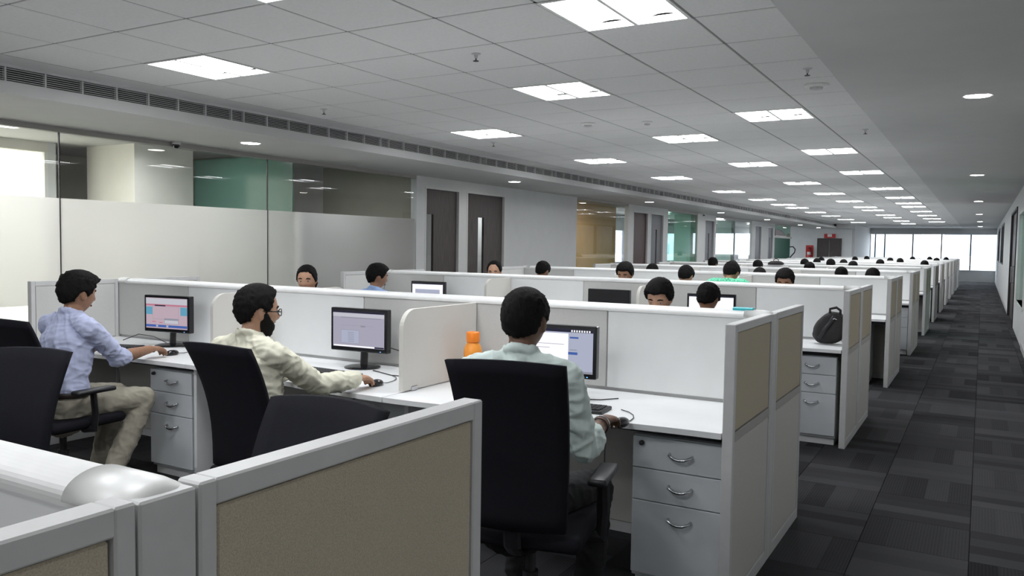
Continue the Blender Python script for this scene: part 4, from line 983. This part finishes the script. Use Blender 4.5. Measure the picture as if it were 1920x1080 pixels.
def make_person(label, loc, rz, J, skin, shirt, trouser, hair=('short', 0.017), sleeve=1.0, voxel=0.0058, group='people seated at the desks', extras=(), seed=1.0, belt=False, face=True, lean=0.0):
    """J: joint dict in local space; origin on the floor below the hips, facing +Y"""
    t = thing('person', label, 'person', loc, rz, group)
    V = Vector
    hip, waist, chest, neck, head = [V(J[k]) for k in ('hip', 'waist', 'chest', 'neck', 'head')]
    X = V((1, 0, 0))
    # ---------------- skin: one continuous body
    b = MB()
    b.tube([hip - V((0, 0, 0.05)), hip, waist, chest, neck - V((0, 0.0, 0.05))], [(0.13, 0.09), (0.15, 0.105), (0.125, 0.088), (0.155, 0.10), (0.10, 0.06)], 20, lat=X)
    b.tube([neck - V((0, 0.005, 0.05)), neck + (head - neck) * 0.2, neck + (head - neck) * 0.62], [0.054, 0.052, 0.054], 16)
    HM = Matrix.Translation(head) @ Matrix.Rotation(J.get('hyaw', 0), 4, 'Z') @ Matrix.Rotation(J.get('hpitch', 0), 4, 'X') @ Matrix.Rotation(J.get('hroll', 0), 4, 'Y')
    ds, fs = sph(72, 54); b.add([HM @ head_pt(d) for d in ds], fs)
    for sx in (-1, 1):                       # ears
        b.ball((sx * 0.078, -0.006, -0.008), (0.010, 0.018, 0.031), 12, 8, mtx=HM @ Matrix.Rotation(sx * 0.0, 4, 'Z'))
    for s, sx in (('r', 1), ('l', -1)):
        sh, el, wr_ = V(J['sh' + s]), V(J['el' + s]), V(J['wr' + s])
        b.tube([sh - X * sx * 0.05, sh, sh.lerp(el, 0.5), el], [0.045, 0.046, 0.043, 0.036], 14)
        b.tube([el, el.lerp(wr_, 0.35), el.lerp(wr_, 0.8), wr_], [0.037, 0.041, 0.029, (0.026)], 14)
        hd = V(J['hd' + s]) - wr_
        add_hand(b, wr_, hd, J.get('dn' + s, (0, 0, -1)), sx, J.get('curl' + s, 0.5), fr=0.0088 if voxel < 0.008 else 0.0105)
        hp, kn, an, to = V(J['hp' + s]), V(J['kn' + s]), V(J['an' + s]), V(J['to' + s])
        b.tube([hp, hp.lerp(kn, 0.5), kn], [0.070, 0.062, 0.047], 14)
        b.tube([kn, kn.lerp(an, 0.3), an], [0.047, 0.050, 0.032], 14)
        b.tube([an - V((0, 0.03, 0.02)), an.lerp(to, 0.5) - V((0, 0, 0.01)), to], [(0.030, 0.03), (0.034, 0.024), (0.030, 0.016)], 12)
    link('body', remesh(b, 'body', skin, voxel, 2), t)
    # ---------------- shirt
    s_ = MB()
    s_.tube([hip + V((0, 0, 0.0)), hip + V((0, 0, 0.075)), waist, waist.lerp(chest, 0.55), chest + V((0, 0, 0.02)), neck + V((0, -0.005, -0.045)), neck + V((0, -0.004, -0.012))],
            [(0.140, 0.105), (0.172, 0.126), (0.164, 0.120), (0.172, 0.118), (0.180, 0.116), (0.120, 0.076), (0.075, 0.066)], 26, lat=X)
    for s, sx in (('r', 1), ('l', -1)):
        sh, el, wr_ = V(J['sh' + s]), V(J['el' + s]), V(J['wr' + s])
        s_.tube([sh - X * sx * 0.10 + V((0, 0, 0.025)), sh - X * sx * 0.03 + V((0, 0, 0.012)), sh, sh.lerp(el, 0.4), sh.lerp(el, 0.8), el], [0.040, 0.052, 0.056, 0.055, 0.051, 0.049], 16)
        s_.tube([neck + V((sx * 0.02, -0.004, -0.02)), (neck + V((0, 0, -0.03))).lerp(sh, 0.5) + V((0, 0, 0.012)), sh + V((0, 0, 0.004))], [(0.05), (0.052), (0.05)], 14)
        sl = J.get('sleeve' + s, sleeve)
        if sl > 0.05:
            e2 = el.lerp(wr_, sl)
            s_.tube([el, el.lerp(e2, 0.4), el.lerp(e2, 0.85), e2], [0.049, 0.050, 0.044, 0.040 if sl > 0.8 else 0.047], 16)
            if sl < 0.8: s_.tube([el.lerp(wr_, sl - 0.16), e2 + (wr_ - el) * 0.01], [0.052, 0.052], 16)
        else: s_.tube([el.lerp(sh, 0.18), el.lerp(wr_, 0.08)], [0.054, 0.053], 16)
    # collar
    ring = []; nn = (head - neck).normalized()
    for q in range(17):
        a = 2 * PI * q / 16; ring.append(neck + nn * 0.012 + V((math.cos(a) * 0.060, math.sin(a) * 0.057 - 0.002, 0.012 - 0.020 * math.sin(a))))
    s_.tube(ring, [(0.017, 0.007)] * 17, 10, lat=(0, 0, 1))
    sh_o = link('shirt', remesh(s_, 'shirt', shirt, max(0.0075, voxel * 1.2), 2, 0.0085 if voxel < 0.008 else 0.003), t)
    # ---------------- trousers
    p_ = MB()
    p_.tube([hip + V((0, 0, -0.075)), hip + V((0, 0.0, 0.0)), hip + V((0, 0, 0.045))], [(0.15, 0.125), (0.172, 0.130), (0.172, 0.128)], 24, lat=X)
    for s in 'rl':
        hp, kn, an = V(J['hp' + s]), V(J['kn' + s]), V(J['an' + s])
        p_.tube([hp, hp.lerp(kn, 0.5), kn], [0.088, 0.082, 0.068], 18)
        p_.tube([kn, kn.lerp(an, 0.4), an + V((0, 0, 0.02))], [0.067, 0.066, 0.056], 18)
    link('trousers', remesh(p_, 'trousers', trouser, max(0.009, voxel * 1.5), 3, 0.006, 10.0), t)
    if belt:
        rg = [hip + V((math.cos(2 * PI * q / 24) * 0.180, math.sin(2 * PI * q / 24) * 0.136, 0.062)) for q in range(25)]
        MB().tube(rg, [(0.016, 0.005)] * 25, 8, lat=(0, 0, 1)).build('belt', 'belt', t, True)
    for s in 'rl':
        an, to = V(J['an' + s]), V(J['to' + s]); d = (to - an); d.z = 0; d.normalize()
        heel = V((an.x, an.y, 0)) - d * 0.055; tip = heel + d * 0.275; sd = V((d.y, -d.x, 0))
        m_ = MB(); m_.tube([heel + V((0, 0, 0.045)), heel + d * 0.09 + V((0, 0, 0.052)), heel + d * 0.18 + V((0, 0, 0.040)), tip - d * 0.02 + V((0, 0, 0.030))], [(0.034, 0.045), (0.038, 0.050), (0.045, 0.038), (0.034, 0.026)], 14, lat=sd)
        m_.tube([heel + V((0, 0, 0.008)), heel + d * 0.15 + V((0, 0, 0.008)), tip - d * 0.015 + V((0, 0, 0.008))], [(0.036, 0.008), (0.046, 0.008), (0.036, 0.008)], 14, lat=sd)
        link('shoe', remesh(m_, 'shoe', 'shoe', 0.009, 2), t)
    # ---------------- hair, face
    vs, fs = hair_mesh(hair[0], hair[1], seed)
    hm = MB().add([HM @ v for v in vs], fs)
    if hair[0] == 'long':
        hm.tube([HM @ V((0, -0.085, 0.03)), HM @ V((0, -0.115, -0.04)), HM @ V((0, -0.11, -0.12)), HM @ V((0, -0.10, -0.20))], [(0.05, 0.03), (0.055, 0.034), (0.05, 0.03), (0.03, 0.02)], 14)
    hm.build('hair', 'hair', t, True)
    if 'beard' in extras:
        vs, fs = beard_mesh(seed); MB().add([HM @ v for v in vs], fs).build('beard', 'hair', t, True)
    if face:
        for sx in (-1, 1):
            e = MB().ball((sx * 0.031, 0.0725, 0.002), 0.0120, 14, 10, mtx=HM).build('eye', 'eye_white', t, True)
            MB().ball((sx * 0.031, 0.0825, 0.001), (0.0056, 0.0028, 0.0056), 10, 8, mtx=HM).build('iris', 'iris', e, True)
            MB().tube([HM @ V((sx * 0.012, 0.0875, 0.022)), HM @ V((sx * 0.03, 0.0885, 0.0275)), HM @ V((sx * 0.05, 0.078, 0.022))], [(0.004, 0.004), (0.005, 0.005), (0.003, 0.003)], 8).build('eyebrow', 'hair', t, True)
        if 'beard' not in extras: MB().tube([HM @ V((-0.022, 0.079, -0.0655)), HM @ V((0, 0.0885, -0.064)), HM @ V((0.022, 0.079, -0.0655))], [(0.003, 0.003), (0.0065, 0.005), (0.003, 0.003)], 8).build('mouth', mouthm(skin), t, True)
    if 'glasses' in extras:
        gl = thing_part('glasses', t)
        for sx in (-1, 1):
            rg = [HM @ V((sx * 0.033 + 0.024 * math.cos(2 * PI * q / 20), 0.102 - 0.004 * abs(math.cos(2 * PI * q / 20)), 0.0 + 0.017 * math.sin(2 * PI * q / 20))) for q in range(21)]
            MB().tube(rg, 0.0022, 6).build('rim', 'gloss_black', gl, True)
            MB().tube([HM @ V((sx * 0.057, 0.098, 0.004)), HM @ V((sx * 0.080, 0.06, 0.006)), HM @ V((sx * 0.083, 0.0, 0.008)), HM @ V((sx * 0.082, -0.015, -0.004))], 0.0026, 6).build('temple', 'gloss_black', gl, True)
            n = 20; MB().add([HM @ V((sx * 0.033 + 0.0225 * math.cos(2 * PI * q / n), 0.1005, 0.016 * math.sin(2 * PI * q / n))) for q in range(n)], [tuple(range(n))]).build('lens', 'glass', gl)
        MB().tube([HM @ V((-0.010, 0.103, 0.004)), HM @ V((0.010, 0.103, 0.004))], 0.0022, 6).build('bridge', 'gloss_black', gl)
    if 'bracelet' in extras:
        el, wr_ = V(J['elr']), V(J['wrr']); ax = (wr_ - el).normalized(); a1 = ax.orthogonal().normalized(); a2 = ax.cross(a1)
        for q_, (fr_, mm) in enumerate(((0.80, 'red_wood'), (0.90, 'chrome'))):
            c = el.lerp(wr_, fr_); MB().tube([c + a1 * 0.033 * math.cos(2 * PI * q / 20) + a2 * 0.033 * math.sin(2 * PI * q / 20) for q in range(21)], 0.003, 6).build('bracelet', mm, t, True)
    return t
def thing_part(name, parent):
    o = link(name, None, parent); o.empty_display_size = 0.05; return o
def mouthm(skin):
    n = 'lip_' + skin
    if n not in M:
        c = {'skin_a': (0.24, 0.09, 0.07), 'skin_b': (0.40, 0.16, 0.13), 'skin_c': (0.13, 0.05, 0.04)}[skin]; M[n] = mat(n, c, 0.45)
    return n
def local(loc, rz, p):
    return Matrix.Rotation(-rz, 3, 'Z') @ (Vector(p) - Vector(loc))
def base_joints(top=1.30, lean=0.0):
    d = top - 1.303
    J = dict(hip=(0, 0, 0.555), waist=(0, 0.005, 0.71), chest=(0, 0.03 + lean * 0.5, 0.90 + d * 0.6), neck=(0, 0.035 + lean, 1.055 + d), head=(0, 0.075 + lean * 1.15, 1.186 + d),
             shr=(0.185, 0.02 + lean * 0.85, 1.0 + d), shl=(-0.185, 0.02 + lean * 0.85, 1.0 + d))
    for s, sx in (('r', 1), ('l', -1)):
        J['hp' + s] = (sx * 0.085, 0.03, 0.545); J['kn' + s] = (sx * 0.125, 0.44, 0.54); J['an' + s] = (sx * 0.13, 0.42, 0.10); J['to' + s] = (sx * 0.14, 0.56, 0.04)
    return J
def arm(J, s, loc, rz, el, wr_, hd):
    J['el' + s] = tuple(local(loc, rz, el)); J['wr' + s] = tuple(local(loc, rz, wr_)); J['hd' + s] = tuple(local(loc, rz, hd))

# --- person in lavender shirt
rz1 = 0.06; L1 = (-4.60, 2.755, 0)
J = base_joints(1.30, 0.03); J['hyaw'] = -0.12; J['hpitch'] = -0.12
arm(J, 'r', L1, rz1, (-4.47, 3.03, 0.795), (-4.545, 3.30, 0.815), (-4.58, 3.44, 0.80))
arm(J, 'l', L1, rz1, (-4.86, 3.00, 0.80), (-5.02, 3.27, 0.805), (-5.09, 3.40, 0.795))
J['sleever'] = 0.12; J['sleevel'] = 0.12; J['curlr'] = 0.55
J['knr'] = (0.17, 0.42, 0.53); J['anr'] = (0.17, 0.20, 0.10); J['tor'] = (0.18, 0.34, 0.04)
J['knl'] = (-0.10, 0.44, 0.53); J['anl'] = (-0.08, 0.30, 0.10); J['tol'] = (-0.09, 0.44, 0.04)
make_person('seated person in lavender shirt and khaki trousers before the pink-page monitor', L1, rz1, J, 'skin_a', 'shirt_lav', 'trouser_beige', ('bushy', 0.027), extras=(), seed=3.0, belt=True)
put_chair(-4.60, 2.76, 0.10, 'black office chair of the lavender-shirted person')
# --- bearded person
rz2 = -0.02; L2 = (-2.985, 2.64, 0)
J = base_joints(1.29, 0.025); J['hyaw'] = -0.42; J['hpitch'] = -0.05
arm(J, 'r', L2, rz2, (-2.76, 2.925, 0.812), (-2.755, 3.185, 0.812), (-2.765, 3.33, 0.80))
arm(J, 'l', L2, rz2, (-3.20, 2.88, 0.80), (-3.20, 3.15, 0.805), (-3.19, 3.30, 0.795))
J['curlr'] = 0.55
J['hip'] = (0.09, 0.0, 0.555); J['waist'] = (0.06, 0.005, 0.71); J['chest'] = (0.02, 0.045, 0.89)
for s_n in 'rl':
    for k_n in ('hp', 'kn', 'an', 'to'): J[k_n + s_n] = (J[k_n + s_n][0] + 0.08,) + tuple(J[k_n + s_n][1:])
make_person('bearded seated person in cream shirt with glasses at the middle desk', L2, rz2, J, 'skin_b', 'shirt_cream', 'trouser_black', ('short', 0.020), sleeve=0.96, extras=('beard', 'glasses'), seed=8.0)
put_chair(-2.79, 2.70, -0.03, 'black office chair of the bearded person')
# --- person in mint shirt
rz3 = 0.16; L3 = (-1.475, 2.59, 0)
J = base_joints(1.335, 0.02); J['hyaw'] = -0.05; J['hpitch'] = -0.02
arm(J, 'r', L3, rz3, (-1.255, 2.735, 0.755), (-1.292, 2.985, 0.808), (-1.30, 3.14, 0.800))
arm(J, 'l', L3, rz3, (-1.72, 2.80, 0.78), (-1.70, 3.06, 0.80), (-1.68, 3.2, 0.79))
J['sleever'] = 0.42; J['sleevel'] = 0.42; J['curlr'] = 0.6
J['knr'] = (0.21, 0.40, 0.53); J['anr'] = (0.20, 0.34, 0.10); J['tor'] = (0.22, 0.48, 0.04)
make_person('seated person in pale mint shirt seen from behind at the aisle-end desk', L3, rz3, J, 'skin_c', 'shirt_mint', 'trouser_black', ('short', 0.017), extras=('bracelet',), seed=5.0)
put_chair(-1.42, 2.63, 0.22, 'black office chair of the mint-shirted person').scale = (1.0, 1.0, 1.055)
put_chair(-1.545, 1.32, PI, 'empty black office chair tucked behind the nearest beige end screen')
put_chair(-3.10, 1.47, PI + 0.45, 'empty black office chair at the left edge beyond the nearest partition cap')

# --- background people (shared meshes)
Jb = base_joints(1.30, 0.02)
for s, sx in (('r', 1), ('l', -1)):
    Jb['el' + s] = (sx * 0.23, 0.16, 0.80); Jb['wr' + s] = (sx * 0.15, 0.42, 0.80); Jb['hd' + s] = (sx * 0.12, 0.56, 0.79)
def proto(key, skin, hair, shirt, hpitch=-0.12, hyaw=0.0, extras=()):
    J = dict(Jb); J['hpitch'] = hpitch; J['hyaw'] = hyaw
    return make_person('x', (0, 0, 0), 0, J, skin, shirt, 'trouser_black', hair, sleeve=0.95, voxel=0.013, group='people seated in the rows behind', extras=extras, seed=len(key) * 1.7)
protos = {'tan': ('skin_b', ('bushy', 0.022), 'shirt_white', -0.42), 'brown': ('skin_a', ('bushy', 0.022), 'shirt_white', -0.36),
          'woman': ('skin_b', ('long', 0.013), 'shirt_maroon', -0.16, 0.5), 'receding': ('skin_b', ('receding', 0.018), 'shirt_grey', -0.2, 0.3), 'turned': ('skin_a', ('bushy', 0.022), 'shirt_blue', -0.12, -0.55)}
made = {}
def bgp(kind, x, y, top, face_cam, label, shirt=None, twist=0.0):
    rz = (PI if face_cam else 0.0) + twist; sc_ = top / 1.318
    off = Matrix.Rotation(rz, 3, 'Z') @ Vector((0, 0.098 * sc_, 0)); loc = (x - off.x, y - off.y, 0)
    if kind not in made:
        p = proto(kind, *protos[kind]); made[kind] = (p, tree_of(p)); p.location = loc; p.rotation_euler = (0, 0, rz); p['label'] = label; p.scale = (sc_,) * 3
    else:
        p = copy_tree(made[kind][0], loc, rz, label, sc_, tree=made[kind][1])
    if shirt:
        for c in p.children:
            if c.name.startswith('shirt'):
                c.material_slots[0].link = 'OBJECT'; c.material_slots[0].material = M[shirt]
    return p, loc, rz
GREEN_J = dict(Jb)
GREEN_J.update(chest=(0, 0.10, 0.92), neck=(0, 0.17, 1.075), head=(0, 0.26, 1.175), shr=(0.19, 0.13, 1.06), shl=(-0.19, 0.13, 1.06), elr=(0.24, 0.22, 0.80), ell=(-0.24, 0.22, 0.80), hpitch=-0.55)
def green_person(label, x, y, top):
    sc_ = top / 1.285
    return make_person(label, (x, y - 0.24 * sc_, 0), 0.0, GREEN_J, 'skin_a', 'shirt_green', 'trouser_black', ('bushy', 0.020), sleeve=0.5, voxel=0.012, group='people seated in the rows behind', seed=2.2, face=False)
BG = [('woman', 1, 1, -5.00, 1.322, 'long-haired person in maroon facing the camera behind the second row partition', None),
      ('turned', 2, -1, -5.02, 1.317, 'person in light blue shirt turned right by the white-lit monitor', None),
      ('receding', 2, 1, -5.10, 1.321, 'person with receding hair in front of the dark wooden doors', None),
      ('brown', 3, -1, -4.93, 1.310, 'round dark head in the fourth row, in front of the plain white wall', 'shirt_navy'),
      ('brown', 2, 1, -3.41, 1.347, 'person with swept dark hair facing the camera below the orange room', 'shirt_grey'),
      ('tan', 3, 1, -4.28, 1.265, 'low dark head top just below the red-brown wall panel', 'shirt_white'),
      ('tan', 1, 1, -1.84, 1.309, 'person facing the camera with only hair and forehead above the second row partition', 'shirt_grey'),
      ('brown', 2, -1, -1.80, 1.248, 'dark-haired person seen from behind next to the cyan-patched monitor', 'shirt_navy'),
      ('tan', 3, -1, -3.02, 1.304, 'dark-haired person seen from behind beside the green-shirted person', 'shirt_white'),
      ('brown', 3, -1, -2.50, 1.345, 'person in green checked shirt seen from behind in the fourth row', 'shirt_green'),
      ('tan', 3, 1, -2.70, 1.249, 'small dark head top right of the green-shirted person', None),
      ('brown', 2, 1, -1.70, 1.322, 'person with thick dark hair bowed toward the camera, third row near the aisle', 'shirt_white'),
      ('brown', 5, -1, -4.58, 1.331, 'dark head below the white pier beside the green glass', 'shirt_white'),
      ('tan', 4, 1, -3.94, 1.291, 'tiny dark head top below the bright window of the left offices', None),
      ('tan', 5, -1, -3.71, 1.298, 'tiny dark head top left of the bag with a loop handle', 'shirt_grey'),
      ('brown', 4, 1, -2.60, 1.293, 'dark head in the fifth row right of the loop-handled bag', 'shirt_navy'),
      ('tan', 6, -1, -2.89, 1.313, 'dark head in front of the dark far door', 'shirt_white'),
      ('brown', 4, -1, -1.76, 1.267, 'dark head in the fifth row close to the aisle', 'shirt_grey'),
      ('tan', 5, 1, -2.31, 1.288, 'dark head right of the dark far door, sixth row', 'shirt_navy'),
      ('tan', 3, 1, -1.24, 1.281, 'thin sliver of dark head at the aisle end of the fourth row', 'shirt_white'),
      ('brown', 6, 1, -2.94, 1.283, 'small dark head right below the edge of the far door, seventh row', 'shirt_grey'),
      ('tan', 6, -1, -3.44, 1.302, 'tiny dark head top below the red extinguisher', 'shirt_grey'),
      ('brown', 7, -1, -3.72, 1.287, 'tiny dark head top at the left foot of the far door', 'shirt_white'),
      ('tan', 8, -1, -4.14, 1.289, 'tiny dark head top before the middle of the far door', 'shirt_navy'),
      ('tan', 10, -1, -3.63, 1.304, 'small dark head before the white return wall, eleventh row', 'shirt_grey'),
      ('brown', 9, -1, -3.62, 1.300, 'tiny dark head at the left end of the white return wall', 'shirt_white'),
      ('tan', 6, 1, -2.12, 1.301, 'tiny dark head top below the first window mullion, seventh row', 'shirt_navy'),
      ('brown', 8, 1, -2.48, 1.294, 'small dark head below the leftmost wide far window', 'shirt_white'),
      ('tan', 8, -1, -2.02, 1.302, 'small dark head below the second wide far window', 'shirt_grey'),
      ('brown', 10, 1, -2.29, 1.300, 'small dark head at the foot of the second window mullion', 'shirt_navy'),
      ('tan', 11, -1, -1.76, 1.307, 'small dark head in front of the third wide far window', 'shirt_white'),
      ('brown', 9, 1, -1.34, 1.298, 'tiny dark head in the tenth row near the aisle', 'shirt_grey'),
      ('tan', 11, -1, -1.20, 1.297, 'tiny dark head closest to the aisle in the twelfth row', 'shirt_navy'),
      ('brown', 7, -1, -1.22, 1.287, 'sliver of dark head at the aisle end of the eighth row', 'shirt_white')]
for kind, r, s, x, top, lab, shirt in BG:
    if shirt == 'shirt_green':
        p = green_person(lab, x, ROWY[r] - 1.12, top); p.scale = (1.04,) * 3; put_chair(p.location.x, p.location.y, 0, 'black office chair of the green-shirted person, fourth row'); continue
    p, loc, rz = bgp(kind, x, ROWY[r] + s * 1.15, top, s > 0, lab, shirt)
    if r <= 3:
        put_chair(loc[0], loc[1], rz, 'black office chair of the person at the %s %s desk, %s row' % ('near' if s < 0 else 'far', 'aisle-end' if x > -2.4 else ('middle' if x > -4.2 else 'wall-end'), ORD[r]) + (' in green' if shirt == 'shirt_green' else ''))
